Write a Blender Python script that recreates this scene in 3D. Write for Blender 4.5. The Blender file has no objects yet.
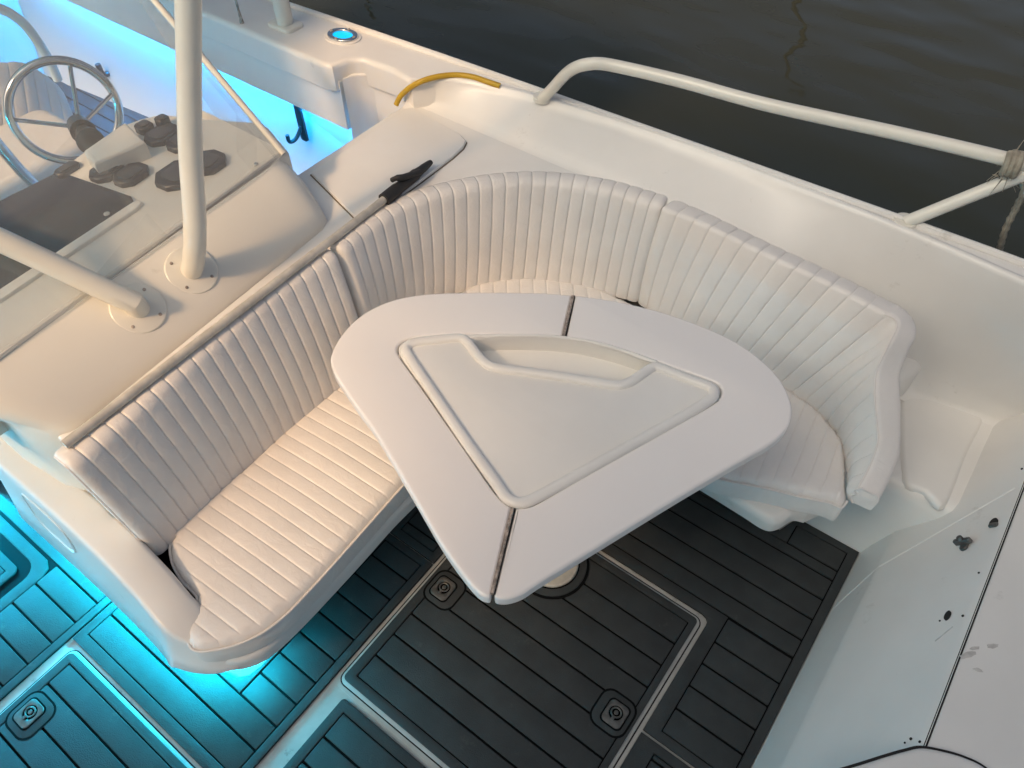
import bpy, bmesh, math, random
import numpy as np
from mathutils import Vector, Matrix
from mathutils.geometry import tessellate_polygon, delaunay_2d_cdt
random.seed(7)
sc = bpy.context.scene
C = sc.collection

# ------------------------------------------------------------------ camera
ROT = Matrix(((0.80240555, -0.45770934, 0.3829458),
              (0.59676986, 0.61898447, -0.51061136),
              (-0.00332591, 0.63824791, 0.76982371)))
FPX, CAMZ = 776.0, 2.0
def ray(px, py):
    return ROT @ Vector((px - 512.0, -(py - 384.0), -FPX))
def at(px, py, z):                      # photo pixel -> point on the level z (metres above the cockpit floor)
    d = ray(px, py); t = (z - CAMZ) / d.z
    return Vector((d.x * t, d.y * t, z))
def at_x(px, py, x):
    d = ray(px, py); t = x / d.x
    return Vector((x, d.y * t, CAMZ + d.z * t))
def at_y(px, py, y):
    d = ray(px, py); t = y / d.y
    return Vector((d.x * t, y, CAMZ + d.z * t))
cam_d = bpy.data.cameras.new('camera'); cam = bpy.data.objects.new('camera', cam_d); C.objects.link(cam)
cam.matrix_world = Matrix.Translation((0, 0, CAMZ)) @ ROT.to_4x4()
cam_d.sensor_width = 36.0; cam_d.lens = FPX / 1024 * 36; cam_d.clip_start = 0.02; cam_d.clip_end = 3000
sc.camera = cam

# ------------------------------------------------------------------ materials
def mat(name, col, rough=0.4, metal=0.0, noise=0.0, nscale=8.0, bump=0.0, bscale=200.0, coat=0.0, col2=None, spec=0.5, dirt=None, wrinkle=0.0):
    m = bpy.data.materials.new(name); m.use_nodes = True
    nt = m.node_tree; N = nt.nodes; L = nt.links
    b = N['Principled BSDF']
    b.inputs['Base Color'].default_value = (*col, 1); b.inputs['Roughness'].default_value = rough
    b.inputs['Metallic'].default_value = metal; b.inputs['Coat Weight'].default_value = coat
    b.inputs['Coat Roughness'].default_value = 0.08; b.inputs['Specular IOR Level'].default_value = spec
    tc = N.new('ShaderNodeTexCoord')
    last = None
    if noise or col2:
        n = N.new('ShaderNodeTexNoise'); n.inputs['Scale'].default_value = nscale; n.inputs['Detail'].default_value = 6
        L.new(tc.outputs['Object'], n.inputs['Vector'])
        r = N.new('ShaderNodeValToRGB'); r.color_ramp.elements[0].position = 0.35; r.color_ramp.elements[1].position = 0.7
        c2 = col2 or tuple(c * (1 - noise) for c in col)
        r.color_ramp.elements[0].color = (*c2, 1); r.color_ramp.elements[1].color = (*col, 1)
        L.new(n.outputs['Fac'], r.inputs['Fac']); last = r.outputs['Color']
        rr = N.new('ShaderNodeMapRange'); rr.inputs['To Min'].default_value = rough * 0.85; rr.inputs['To Max'].default_value = min(1, rough * 1.2)
        L.new(n.outputs['Fac'], rr.inputs['Value']); L.new(rr.outputs['Result'], b.inputs['Roughness'])
    if dirt:                                              # scuffs and specks with a shape of their own
        n2 = N.new('ShaderNodeTexNoise'); n2.inputs['Scale'].default_value = dirt[1]; n2.inputs['Detail'].default_value = 9; n2.inputs['Roughness'].default_value = 0.7
        L.new(tc.outputs['Object'], n2.inputs['Vector'])
        r2 = N.new('ShaderNodeValToRGB'); r2.color_ramp.elements[0].position = dirt[2]; r2.color_ramp.elements[1].position = dirt[2] + 0.1
        r2.color_ramp.elements[0].color = (0, 0, 0, 1); r2.color_ramp.elements[1].color = (1, 1, 1, 1)
        L.new(n2.outputs['Fac'], r2.inputs['Fac'])
        mx = N.new('ShaderNodeMix'); mx.data_type = 'RGBA'
        mu = N.new('ShaderNodeMath'); mu.operation = 'MULTIPLY'; mu.inputs[1].default_value = dirt[3]
        L.new(r2.outputs['Color'], mu.inputs[0]); L.new(mu.outputs[0], mx.inputs[0])
        if last: L.new(last, mx.inputs[6])
        else: mx.inputs[6].default_value = (*col, 1)
        mx.inputs[7].default_value = (*dirt[0], 1); last = mx.outputs[2]
    if last: L.new(last, b.inputs['Base Color'])
    if bump:
        n3 = N.new('ShaderNodeTexNoise'); n3.inputs['Scale'].default_value = bscale; n3.inputs['Detail'].default_value = 3
        L.new(tc.outputs['Object'], n3.inputs['Vector'])
        bp = N.new('ShaderNodeBump'); bp.inputs['Strength'].default_value = bump; bp.inputs['Distance'].default_value = 0.002
        L.new(n3.outputs['Fac'], bp.inputs['Height']); L.new(bp.outputs['Normal'], b.inputs['Normal'])
        if wrinkle:
            n4 = N.new('ShaderNodeTexNoise'); n4.inputs['Scale'].default_value = 22; n4.inputs['Detail'].default_value = 2; n4.inputs['Distortion'].default_value = 1.2
            L.new(tc.outputs['Object'], n4.inputs['Vector'])
            bq = N.new('ShaderNodeBump'); bq.inputs['Strength'].default_value = wrinkle; bq.inputs['Distance'].default_value = 0.006
            L.new(n4.outputs['Fac'], bq.inputs['Height']); L.new(bq.outputs['Normal'], bp.inputs['Normal'])
    return m
M = {}
M['gel'] = mat('gelcoat', (0.80, 0.785, 0.75), 0.33, noise=0.08, nscale=4, coat=0.08, dirt=((0.36, 0.33, 0.28), 7, 0.63, 0.42), bump=0.04, bscale=30)
M['gelc'] = mat('console_gelcoat', (0.80, 0.765, 0.68), 0.3, noise=0.05, nscale=4, dirt=((0.42, 0.36, 0.28), 7, 0.64, 0.35), bump=0.04, bscale=30)
M['deck'] = mat('deck_paint', (0.76, 0.76, 0.73), 0.45, noise=0.07, nscale=5, dirt=((0.3, 0.29, 0.26), 9, 0.67, 0.5), bump=0.12, bscale=350)
M['table'] = mat('table_board', (0.89, 0.855, 0.82), 0.22, noise=0.015, nscale=6, dirt=((0.35, 0.30, 0.25), 70, 0.715, 0.6))
M['tray'] = mat('tray_plastic', (0.85, 0.83, 0.78), 0.3, noise=0.06, nscale=5, dirt=((0.45, 0.4, 0.34), 20, 0.68, 0.4))
M['vinyl'] = mat('vinyl', (0.80, 0.765, 0.725), 0.44, noise=0.07, nscale=9, bump=0.16, bscale=260, wrinkle=0.35, dirt=((0.50, 0.45, 0.38), 16, 0.66, 0.35))
M['welt'] = mat('welt', (0.74, 0.70, 0.66), 0.5, bump=0.2, bscale=200)
M['groove'] = mat('mat_groove', (0.004, 0.005, 0.0055), 0.8, spec=0.1)
M['eva'] = mat('foam_decking', (0.046, 0.051, 0.053), 0.62, noise=0.22, nscale=14, dirt=((0.075, 0.075, 0.07), 22, 0.61, 0.6), bump=0.5, bscale=420, spec=0.25)
M['trim'] = mat('floor_gelcoat', (0.50, 0.51, 0.49), 0.4, noise=0.2, nscale=18, dirt=((0.16, 0.15, 0.13), 20, 0.6, 0.6))
M['steel'] = mat('stainless_steel', (0.62, 0.61, 0.59), 0.18, 1.0)
M['alu'] = mat('aluminium', (0.74, 0.69, 0.60), 0.42, 0.25, noise=0.3, nscale=25)
M['hinge'] = mat('hinge_steel', (0.60, 0.50, 0.42), 0.5, 0.1, noise=0.6, nscale=90)
M['black'] = mat('black_plastic', (0.018, 0.018, 0.019), 0.35)
M['rubber'] = mat('black_rubber', (0.025, 0.024, 0.024), 0.6, bump=0.2, bscale=150)
M['screen'] = mat('black_acrylic', (0.015, 0.016, 0.018), 0.15, noise=0.3, nscale=4)
M['dark'] = mat('dark_gap', (0.012, 0.011, 0.010), 0.8)
M['gap_brown'] = mat('brown_gap', (0.20, 0.15, 0.10), 0.7, noise=0.4, nscale=30)  # brown tone of the joint round the shelf locker lid
M['paint'] = mat('white_tube_paint', (0.78, 0.75, 0.66), 0.3, coat=0.4, noise=0.04, nscale=15)
M['yellow'] = mat('yellow_rubber', (0.50, 0.31, 0.015), 0.45)
M['rope'] = mat('frayed_rope', (0.40, 0.36, 0.28), 0.9, noise=0.4, nscale=60, bump=0.8, bscale=150)
M['gauge'] = mat('gauge_glass', (0.055, 0.055, 0.056), 0.1)
M['latch'] = mat('latch_metal', (0.18, 0.175, 0.165), 0.45, 0.7, noise=0.35, nscale=60)
M['hull'] = mat('hull_paint', (0.72, 0.71, 0.68), 0.3)
M['pole'] = mat('mast_paint', (0.02, 0.02, 0.02), 0.6)
def emit(name, col, s):
    m = bpy.data.materials.new(name); m.use_nodes = True; N = m.node_tree.nodes
    b = N['Principled BSDF']; b.inputs['Base Color'].default_value = (*col, 1)
    b.inputs['Emission Color'].default_value = (*col, 1); b.inputs['Emission Strength'].default_value = s
    return m
M['led_aft'] = emit('blue_led', (0.0, 0.37, 1.0), 200.0)
M['led_seat'] = emit('cyan_led', (0.0, 0.70, 1.0), 125.0)
M['led_star'] = emit('cyan_blue_led', (0.0, 0.60, 1.0), 125.0)
M['led_wash'] = emit('floor_wash_led', (0.0, 0.62, 1.0), 1700.0)  # added strip out of view, washes the left floor blue
M['holder_glow'] = emit('painted_blue_glow', (0.0, 0.42, 0.9), 0.9)  # emission stands in for strip light shining up through the rod holder
def glass():
    m = bpy.data.materials.new('acrylic_windshield'); m.use_nodes = True; nt = m.node_tree; N = nt.nodes; L = nt.links
    out = N['Material Output']; N.remove(N['Principled BSDF'])
    tr = N.new('ShaderNodeBsdfTransparent'); tr.inputs[0].default_value = (0.96, 0.97, 0.97, 1)
    gl = N.new('ShaderNodeBsdfGlossy'); gl.inputs['Roughness'].default_value = 0.04
    df = N.new('ShaderNodeBsdfDiffuse'); df.inputs[0].default_value = (0.8, 0.78, 0.74, 1)
    m0 = N.new('ShaderNodeMixShader'); m0.inputs[0].default_value = 0.20      # whitish haze mixed into the acrylic as diffuse colour
    L.new(tr.outputs[0], m0.inputs[1]); L.new(df.outputs[0], m0.inputs[2])
    lw = N.new('ShaderNodeLayerWeight'); pw = N.new('ShaderNodeMath'); pw.operation = 'POWER'; pw.inputs[1].default_value = 4.0
    L.new(lw.outputs['Facing'], pw.inputs[0]); fr = N.new('ShaderNodeMath'); fr.operation = 'MULTIPLY_ADD'; fr.inputs[1].default_value = 0.55; fr.inputs[2].default_value = 0.05
    L.new(pw.outputs[0], fr.inputs[0])
    mx = N.new('ShaderNodeMixShader')
    L.new(fr.outputs[0], mx.inputs[0]); L.new(m0.outputs[0], mx.inputs[1]); L.new(gl.outputs[0], mx.inputs[2])
    L.new(mx.outputs[0], out.inputs['Surface'])
    return m
M['glass'] = glass()
def water():
    m = bpy.data.materials.new('sea_water'); m.use_nodes = True; nt = m.node_tree; N = nt.nodes; L = nt.links
    b = N['Principled BSDF']; b.inputs['Base Color'].default_value = (0.030, 0.034, 0.026, 1)
    b.inputs['Roughness'].default_value = 0.04; b.inputs['IOR'].default_value = 1.33
    tc = N.new('ShaderNodeTexCoord'); mp = N.new('ShaderNodeMapping'); mp.inputs['Rotation'].default_value = (0, 0, 0.5); mp.inputs['Scale'].default_value = (1, 2.2, 1)
    L.new(tc.outputs['Object'], mp.inputs['Vector'])
    n1 = N.new('ShaderNodeTexNoise'); n1.inputs['Scale'].default_value = 1.5; n1.inputs['Detail'].default_value = 0.6
    n2 = N.new('ShaderNodeTexNoise'); n2.inputs['Scale'].default_value = 4.5; n2.inputs['Detail'].default_value = 2
    L.new(mp.outputs[0], n1.inputs['Vector']); L.new(mp.outputs[0], n2.inputs['Vector'])
    a = N.new('ShaderNodeMath'); a.operation = 'MULTIPLY_ADD'; a.inputs[1].default_value = 0.03
    L.new(n2.outputs['Fac'], a.inputs[0]); L.new(n1.outputs['Fac'], a.inputs[2])
    bp = N.new('ShaderNodeBump'); bp.inputs['Strength'].default_value = 0.5; bp.inputs['Distance'].default_value = 0.06
    L.new(a.outputs[0], bp.inputs['Height']); L.new(bp.outputs['Normal'], b.inputs['Normal'])
    return m
M['water'] = water()

# ------------------------------------------------------------------ mesh helpers
def link(name, bm, mats, parent=None, smooth=40):
    me = bpy.data.meshes.new(name)
    bmesh.ops.recalc_face_normals(bm, faces=bm.faces)
    bm.to_mesh(me); bm.free()
    for m in (mats if isinstance(mats, (list, tuple)) else [mats]): me.materials.append(M[m])
    if smooth:
        me.polygons.foreach_set('use_smooth', [True] * len(me.polygons)); me.set_sharp_from_angle(angle=math.radians(smooth))
    o = bpy.data.objects.new(name, me); C.objects.link(o)
    if parent: 
        o.parent = parent
        o.matrix_parent_inverse = Matrix.Translation(-parent.location)
    return o
def tag(o, label, cat, group=None):
    o['label'] = label; o['category'] = cat
    if group: o['group'] = group
    return o
def thing(name, label, cat, loc=(0, 0, 0), group=None):
    o = bpy.data.objects.new(name, None); C.objects.link(o); o.location = loc; o.empty_display_size = 0.1
    return tag(o, label, cat, group)
def copy_tree(o, delta, label=None, parent=None):
    c = o.copy(); C.objects.link(c)
    if parent: c.parent = parent
    else: c.location = o.location + Vector(delta)
    for ch in list(o.children): copy_tree(ch, None, None, c)
    if label: c['label'] = label
    return c
def BM(): return bmesh.new()
def spline(pts, n=8, closed=False):
    P = [Vector(p) for p in pts]; out = []
    m = len(P); rng = range(m if closed else m - 1)
    for i in rng:
        if closed: a, b, c, d = P[i - 1], P[i], P[(i + 1) % m], P[(i + 2) % m]
        else: a, b, c, d = P[max(i - 1, 0)], P[i], P[i + 1], P[min(i + 2, m - 1)]
        for k in range(n):
            t = k / n
            out.append(0.5 * ((2 * b) + (c - a) * t + (2 * a - 5 * b + 4 * c - d) * t * t + (3 * b - a - 3 * c + d) * t ** 3))
    if not closed: out.append(P[-1].copy())
    return out
def resample(P, n, closed=False):
    Q = [Vector(p) for p in P]
    if closed: Q = Q + [Q[0]]
    L = [0.0]
    for a, b in zip(Q, Q[1:]): L.append(L[-1] + (b - a).length)
    out = []; j = 0; cnt = n if closed else n - 1
    for i in range(n):
        s = L[-1] * i / cnt
        while j < len(L) - 2 and L[j + 1] < s: j += 1
        t = (s - L[j]) / max(L[j + 1] - L[j], 1e-9)
        out.append(Q[j].lerp(Q[j + 1], min(max(t, 0), 1)))
    return out
def tube(bm, pts, r, n=12, caps=True, closed=False, sq=None):
    P = [Vector(p) for p in pts]; m = len(P); R = r if isinstance(r, (list, tuple)) else [r] * m
    T = []
    for i in range(m):
        a = P[i - 1] if (closed or i) else P[i]; b = P[(i + 1) % m] if (closed or i < m - 1) else P[i]
        T.append((b - a).normalized())
    u = T[0].orthogonal().normalized()
    if sq: u = Vector(sq) - T[0] * T[0].dot(Vector(sq)); u.normalize()
    rings = []
    for i in range(m):
        u = (u - T[i] * u.dot(T[i])).normalized(); v = T[i].cross(u)
        rings.append([bm.verts.new(P[i] + R[i] * (math.cos(2 * math.pi * k / n) * u + math.sin(2 * math.pi * k / n) * v)) for k in range(n)])
    for i in range(m if closed else m - 1):
        A, B = rings[i], rings[(i + 1) % m]
        for k in range(n): bm.faces.new((A[k], A[(k + 1) % n], B[(k + 1) % n], B[k]))
    if caps and not closed: bm.faces.new(rings[0][::-1]); bm.faces.new(rings[-1])
    return bm
def grid(bm, rows, mi=0, closed=False):
    V = [[bm.verts.new(p) for p in r] for r in rows]
    for a, b in zip(V, V[1:]):
        k = len(a)
        for i in range(k if closed else k - 1):
            f = bm.faces.new((a[i], a[(i + 1) % k], b[(i + 1) % k], b[i])); f.material_index = mi
    return V
def area2(L): return sum(a[0] * b[1] - b[0] * a[1] for a, b in zip(L, L[1:] + L[:1])) / 2
def offset(L, d):                        # shrink a CCW 2-D loop by d
    n = len(L); out = []
    for i in range(n):
        p0, p1, p2 = Vector(L[i - 1][:2]), Vector(L[i][:2]), Vector(L[(i + 1) % n][:2])
        a = (p1 - p0); b = (p2 - p1)
        if a.length < 1e-7: a = b
        if b.length < 1e-7: b = a
        a.normalize(); b.normalize()
        na, nb = Vector((-a.y, a.x)), Vector((-b.y, b.x))
        m = na + nb
        m = na if m.length < 1e-4 else m / max(m.length_squared / 2, 0.35) 
        out.append((p1.x + m.x * d, p1.y + m.y * d))
    return out
def slab(bm, loop, z0, z1, bev=0.0, segs=3, holes=(), mi=0, bottom=False, zf=None):
    L = [(p[0], p[1]) for p in loop]
    if area2(L) < 0: L = L[::-1]
    H = []
    for h in holes:
        h = [(p[0], p[1]) for p in h]
        H.append(h[::-1] if area2(h) > 0 else h)
    loops = [L] + H
    tops = []
    zz = (lambda x, y: 0.0) if zf is None else zf
    for lp in loops:
        rings = [[bm.verts.new((x, y, z0 + zz(x, y))) for x, y in lp]]
        if bev:
            for k in range(segs + 1):
                a = math.pi / 2 * k / segs
                q = offset(lp, bev * (1 - math.cos(a))) if k else lp
                rings.append([bm.verts.new((x, y, z1 - bev + bev * math.sin(a) + zz(x, y))) for x, y in q])
        else: rings.append([bm.verts.new((x, y, z1 + zz(x, y))) for x, y in lp])
        for a, b in zip(rings, rings[1:]):
            k = len(a)
            for i in range(k):
                f = bm.faces.new((a[i], a[(i + 1) % k], b[(i + 1) % k], b[i])); f.material_index = mi
        tops.append((rings[-1], rings[0]))
    for which in ((0, 1) if bottom else (0,)):
        vs = [v for t in tops for v in t[which]]
        tri = tessellate_polygon([[Vector((v.co.x, v.co.y, 0)) for v in t[which]] for t in tops])
        for t in tri:
            try: f = bm.faces.new([vs[i] for i in t]); f.material_index = mi
            except ValueError: pass
    return bm
def rrect(x0, x1, y0, y1, r=0.0, n=5):
    if r <= 0: return [(x0, y0), (x1, y0), (x1, y1), (x0, y1)]
    out = []
    for cx, cy, a0 in ((x1 - r, y1 - r, 0), (x0 + r, y1 - r, 90), (x0 + r, y0 + r, 180), (x1 - r, y0 + r, 270)):
        for k in range(n + 1):
            a = math.radians(a0 + 90 * k / n); out.append((cx + r * math.cos(a), cy + r * math.sin(a)))
    return out
def circle(cx, cy, r, n=24): return [(cx + r * math.cos(2 * math.pi * k / n), cy + r * math.sin(2 * math.pi * k / n)) for k in range(n)]
def place(bm, mtx): bmesh.ops.transform(bm, matrix=mtx, verts=bm.verts); return bm
def frame(origin, zdir, xdir):
    z = Vector(zdir).normalized(); x = Vector(xdir); x = (x - z * x.dot(z)).normalized(); y = z.cross(x)
    m = Matrix((x, y, z)).transposed().to_4x4(); m.translation = Vector(origin); return m
def box(bm, x0, x1, y0, y1, z0, z1, bev=0.0, r=0.0): return slab(bm, rrect(x0, x1, y0, y1, r), z0, z1, bev, bottom=True)

# ------------------------------------------------------------------ sea
bm = BM(); slab(bm, rrect(-400, 400, -400, 400), -0.36, -0.35)
sea = link('water', bm, 'water'); sea['kind'] = 'structure'

# ------------------------------------------------------------------ cockpit floor and foam mats
bm = BM(); slab(bm, [(-4.2, -1.5), (0.20, -1.5), (0.20, 1.80), (-4.2, 1.80)], -0.05, 0.0, bottom=True)
fl = link('floor', bm, 'trim'); fl['kind'] = 'structure'
G = 0.0029                                # half groove
PITCH = 0.0692
def foam_mat(label, outline, holes, planks, bumps=(), group='foam decking mats', z=0.0):
    bm = BM()
    slab(bm, offset(outline if area2(list(outline)) > 0 else list(outline)[::-1], 0.001), z, z + 0.005, mi=1)
    slab(bm, outline, z + 0.0052, z + 0.0105, bev=0.0018, segs=2, holes=holes, mi=0)
    for x0, x1, y0, y1 in planks:
        slab(bm, rrect(x0 + G, x1 - G, y0 + G, y1 - G, 0.002, 1), z + 0.0052, z + 0.0105, bev=0.0018, segs=2, mi=0)
    for loop_out, loop_in in bumps:
        slab(bm, loop_out, z + 0.006, z + 0.0112, mi=1)
        slab(bm, loop_in, z + 0.006, z + 0.0118, bev=0.0015, segs=2, mi=0)
    o = link('foam_mat', bm, ['eva', 'groove'])
    return tag(o, label, 'deck mat', group)
def rows(x0, x1, ys): return [(x0, x1, a, b) for a, b in zip(ys, ys[1:])]
def yrows(a, b, start):                   # plank lines from a to b on the common pitch
    ys = [a]; k = math.ceil((a - start) / PITCH + 0.25)
    while start + k * PITCH < b - 0.012: ys.append(start + k * PITCH); k += 1
    return ys + [b]
def bump(cx, cy, side, s=0.052):          # raised pad round a lift latch, open to the hatch border on one side
    x0, x1 = (cx - 0.044, cx + s + 0.003) if side < 0 else (cx - s - 0.003, cx + 0.044)
    o = rrect(x0, x1, cy - s, cy + s, 0.03); i = rrect(x0 + 0.0045, x1 - 0.0045, cy - s + 0.0045, cy + s - 0.0045, 0.027)
    return o, i
Y0 = 0.311
# main hatch
def hatch_lid(label, x0, x1, y0, y1, r):
    bm = BM(); slab(bm, rrect(x0 - 0.021, x1 + 0.021, y0 - 0.021, y1 + 0.021, r), 0.0, 0.0015, mi=0)
    slab(bm, rrect(x0 - 0.012, x1 + 0.012, y0 - 0.012, y1 + 0.012, r * 0.8), 0.0, 0.0022, mi=1)
    slab(bm, rrect(x0 - 0.0085, x1 + 0.0085, y0 - 0.0085, y1 + 0.0085, r * 0.7), 0.0, 0.0042, bev=0.001, mi=0)
    return tag(link('hatch_lid', bm, ['trim', 'dark']), label, 'floor hatch', 'floor hatches')
hatch_lid('grey edged floor hatch under the white table', -0.757, -0.105, 0.287, 0.96, 0.03)
foam_mat('dark plank mat on the floor hatch directly below the table', rrect(-0.757, -0.105, 0.287, 0.96, 0.012),
         [rrect(-0.731, -0.122, 0.311, 0.938)], rows(-0.731, -0.122, yrows(0.311, 0.938, Y0)),
         [bump(-0.705, 0.623, -1), bump(-0.155, 0.622, 1)], z=0.0044)
# mat in front of / right of the hatch (towards the bulkhead and the right seat)
out = [(-0.0825, 0.634), (0.165, 0.634), (0.165, 1.408), (-0.02, 1.408), (-0.045, 1.34), (-0.785, 1.34), (-0.785, 0.983), (-0.105, 0.983), (-0.092, 0.979), (-0.085, 0.972), (-0.0825, 0.96)]
hole = [(-0.045, 0.657), (0.14, 0.657), (0.14, 1.385), (-0.012, 1.385), (-0.012, 1.315), (-0.76, 1.315), (-0.76, 1.0145), (-0.045, 1.0145)]
pl = rows(-0.045, 0.14, yrows(0.657, 1.013, Y0)) + rows(-0.76, 0.14, yrows(1.016, 1.315, Y0)) + [(-0.012, 0.14, 1.315, 1.385)]
foam_mat('dark plank mat beside the white bulkhead and right seat', out, [hole], pl)
foam_mat('dark plank mat in the near corner at the foot of the bulkhead', rrect(-0.0825, 0.165, 0.0, 0.627), [rrect(-0.034, 0.14, 0.03, 0.603)],
         rows(-0.034, 0.14, yrows(0.03, 0.603, Y0)))
foam_mat('dark plank mat along the near side of the table hatch', rrect(-0.722, -0.085, -0.45, 0.254, 0.01), [rrect(-0.697, -0.11, -0.42, 0.228)],
         rows(-0.697, -0.11, yrows(-0.42, 0.228, 0.228 - 5 * PITCH)))
foam_mat('dark plank mat along the inner foot of the left seat beside the table hatch', rrect(-0.948, -0.778, 0.668, 0.978), [rrect(-0.925, -0.801, 0.692, 0.955)],
         rows(-0.925, -0.801, yrows(0.692, 0.955, Y0 - 0.004)))
# mat round the corner of the left seat
out = [(-1.402, -0.062), (-0.778, -0.062), (-0.778, 0.664), (-0.948, 0.664), (-0.948, 0.185), (-0.955, 0.150), (-0.975, 0.128), (-1.01, 0.118), (-1.402, 0.114)]
hole = [(-1.378, -0.032), (-0.801, -0.032), (-0.801, 0.642), (-0.939, 0.642), (-0.939, 0.1075), (-1.378, 0.1075)]
pl = [(-1.378, -0.801, -0.032, 0.038), (-1.378, -0.801, 0.038, 0.1055)] + rows(-0.937, -0.801, [0.172] + yrows(0.172, 0.642, Y0 - 0.004)[1:]) + [(-0.937, -0.801, 0.1055, 0.172)]
foam_mat('plank mat glowing cyan round the rounded end of the left seat', out, [hole], pl)
hatch_lid('cyan lit floor hatch in the corner nearest the left seat end', -1.37, -0.82, -0.75, -0.083, 0.03)
foam_mat('cyan lit plank mat on the hatch off the left seat end', rrect(-1.37, -0.82, -0.75, -0.083, 0.014), [rrect(-1.346, -0.845, -0.72, -0.104)],
         rows(-1.346, -0.845, yrows(-0.72, -0.104, -0.029)), [bump(-1.313, -0.236, -1)], z=0.0044)
# mat further aft, with the next hatch
out = [(-2.2, -0.9), (-1.408, -0.9), (-1.408, 0.14), (-2.2, 0.14)]
h2 = rrect(-2.17, -1.66, -0.75, -0.005, 0.045)
hole1 = [(-1.622, -0.87), (-1.43, -0.87), (-1.43, 0.105), (-2.17, 0.105), (-2.17, 0.028), (-1.66, 0.028), (-1.632, 0.015), (-1.622, -0.01)]
pl = rows(-1.622, -1.43, yrows(-0.87, 0.035, -0.032)) + rows(-2.17, -1.43, [0.035, 0.105])
foam_mat('cyan lit plank mat beside the console with a hatch set in it', out, [hole1, rrect(-2.17, -1.655, -0.75, -0.003, 0.045)], pl)
hatch_lid('cyan lit floor hatch furthest left beside the console', -2.15, -1.69, -0.73, -0.035, 0.035)
foam_mat('cyan lit plank mat on the hatch furthest left', rrect(-2.15, -1.69, -0.73, -0.035, 0.02), [rrect(-2.12, -1.715, -0.70, -0.06)],
         rows(-2.12, -1.715, yrows(-0.70, -0.06, -0.032)), z=0.0044)
# aft cockpit mats
for k, (x0, x1) in enumerate(((-4.1, -3.05), (-3.0, -1.72))):
    foam_mat(('blue lit plank mat in the aft corner behind the helm seat', 'blue lit plank mat between console and port side of the aft cockpit')[k],
             rrect(x0, x1, 0.2, 1.70, 0.02), [rrect(x0 + 0.03, x1 - 0.03, 0.23, 1.67)],
             rows(x0 + 0.03, x1 - 0.03, yrows(0.23, 1.67, Y0)))
# lift latches
def lift_latch(cx, cy, label, z=0.0):
    t = thing('lift_latch', label, 'latch', (cx, cy, z), 'hatch lift latches')
    b = BM(); slab(b, rrect(cx - 0.030, cx + 0.030, cy - 0.034, cy + 0.034, 0.014), z + 0.006, z + 0.0125, mi=1)
    slab(b, rrect(cx - 0.026, cx + 0.026, cy - 0.030, cy + 0.030, 0.012), z + 0.006, z + 0.0150, bev=0.0015, mi=0,
         holes=[circle(cx, cy + 0.003, 0.0175, 20)])
    slab(b, circle(cx, cy + 0.003, 0.018, 20), z + 0.005, z + 0.0125, mi=1)
    link('latch_plate', b, ['latch', 'groove'], t)
    b = BM(); tube(b, [Vector((cx + 0.0125 * math.cos(a), cy + 0.004 + 0.0115 * math.sin(a), z + 0.0145)) for a in [2 * math.pi * k / 18 for k in range(18)]], 0.0024, 8, closed=True)
    slab(b, rrect(cx - 0.004, cx + 0.004, cy - 0.018, cy - 0.006, 0.003), z + 0.0125, z + 0.0165, bev=0.001)
    slab(b, circle(cx, cy + 0.004, 0.006, 12), z + 0.012, z + 0.0155, bev=0.001)
    link('pull_ring', b, 'latch', t)
    return t
lift_latch(-0.705, 0.623, 'grey lift latch on the table hatch, at the left seat side', 0.0044)
lift_latch(-0.155, 0.622, 'grey lift latch on the table hatch, at the bulkhead side', 0.0044)
lift_latch(-1.313, -0.236, 'cyan lit lift latch on the hatch off the left seat end', 0.0044)

# ------------------------------------------------------------------ settee base (moulded)
zt = 0.285
base = thing('settee_base', 'white moulded U shaped settee base carrying the ribbed cushions', 'seat base', (-0.9, 1.0, 0))
front = spline([(-1.10, 0.10, 0), (-0.985, 0.088, 0), (-0.905, 0.105, 0), (-0.848, 0.165, 0), (-0.832, 0.26, 0), (-0.832, 0.45, 0), (-0.836, 0.66, 0), (-0.81, 0.86, 0),
                (-0.70, 1.04, 0), (-0.53, 1.14, 0), (-0.34, 1.174, 0), (-0.15, 1.170, 0), (-0.075, 1.166, 0), (-0.046, 1.186, 0), (-0.026, 1.232, 0), (0.0, 1.246, 0)], 6)
fl2 = [(p.x, p.y) for p in front]
lip = [(-1.70, 0.10)] + fl2 + [(0.03, 1.30), (0.05, 1.75), (-1.66, 1.75), (-1.70, 1.2)]
b = BM(); slab(b, lip, 0.232, zt, bev=0.024, segs=5, bottom=True); link('seat_lip', b, 'gel', base)
kick = [(-1.70, 0.16), (-1.04, 0.16), (-0.97, 0.22), (-0.955, 0.3), (-0.955, 0.7), (-0.90, 0.98), (-0.74, 1.20), (-0.55, 1.30), (-0.34, 1.335), (-0.07, 1.335), (-0.02, 1.41), (0.02, 1.42), (0.05, 1.75), (-1.66, 1.75), (-1.70, 1.2)]
b = BM(); slab(b, kick, 0.0, 0.235); link('kick_base', b, 'gel', base)
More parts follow.
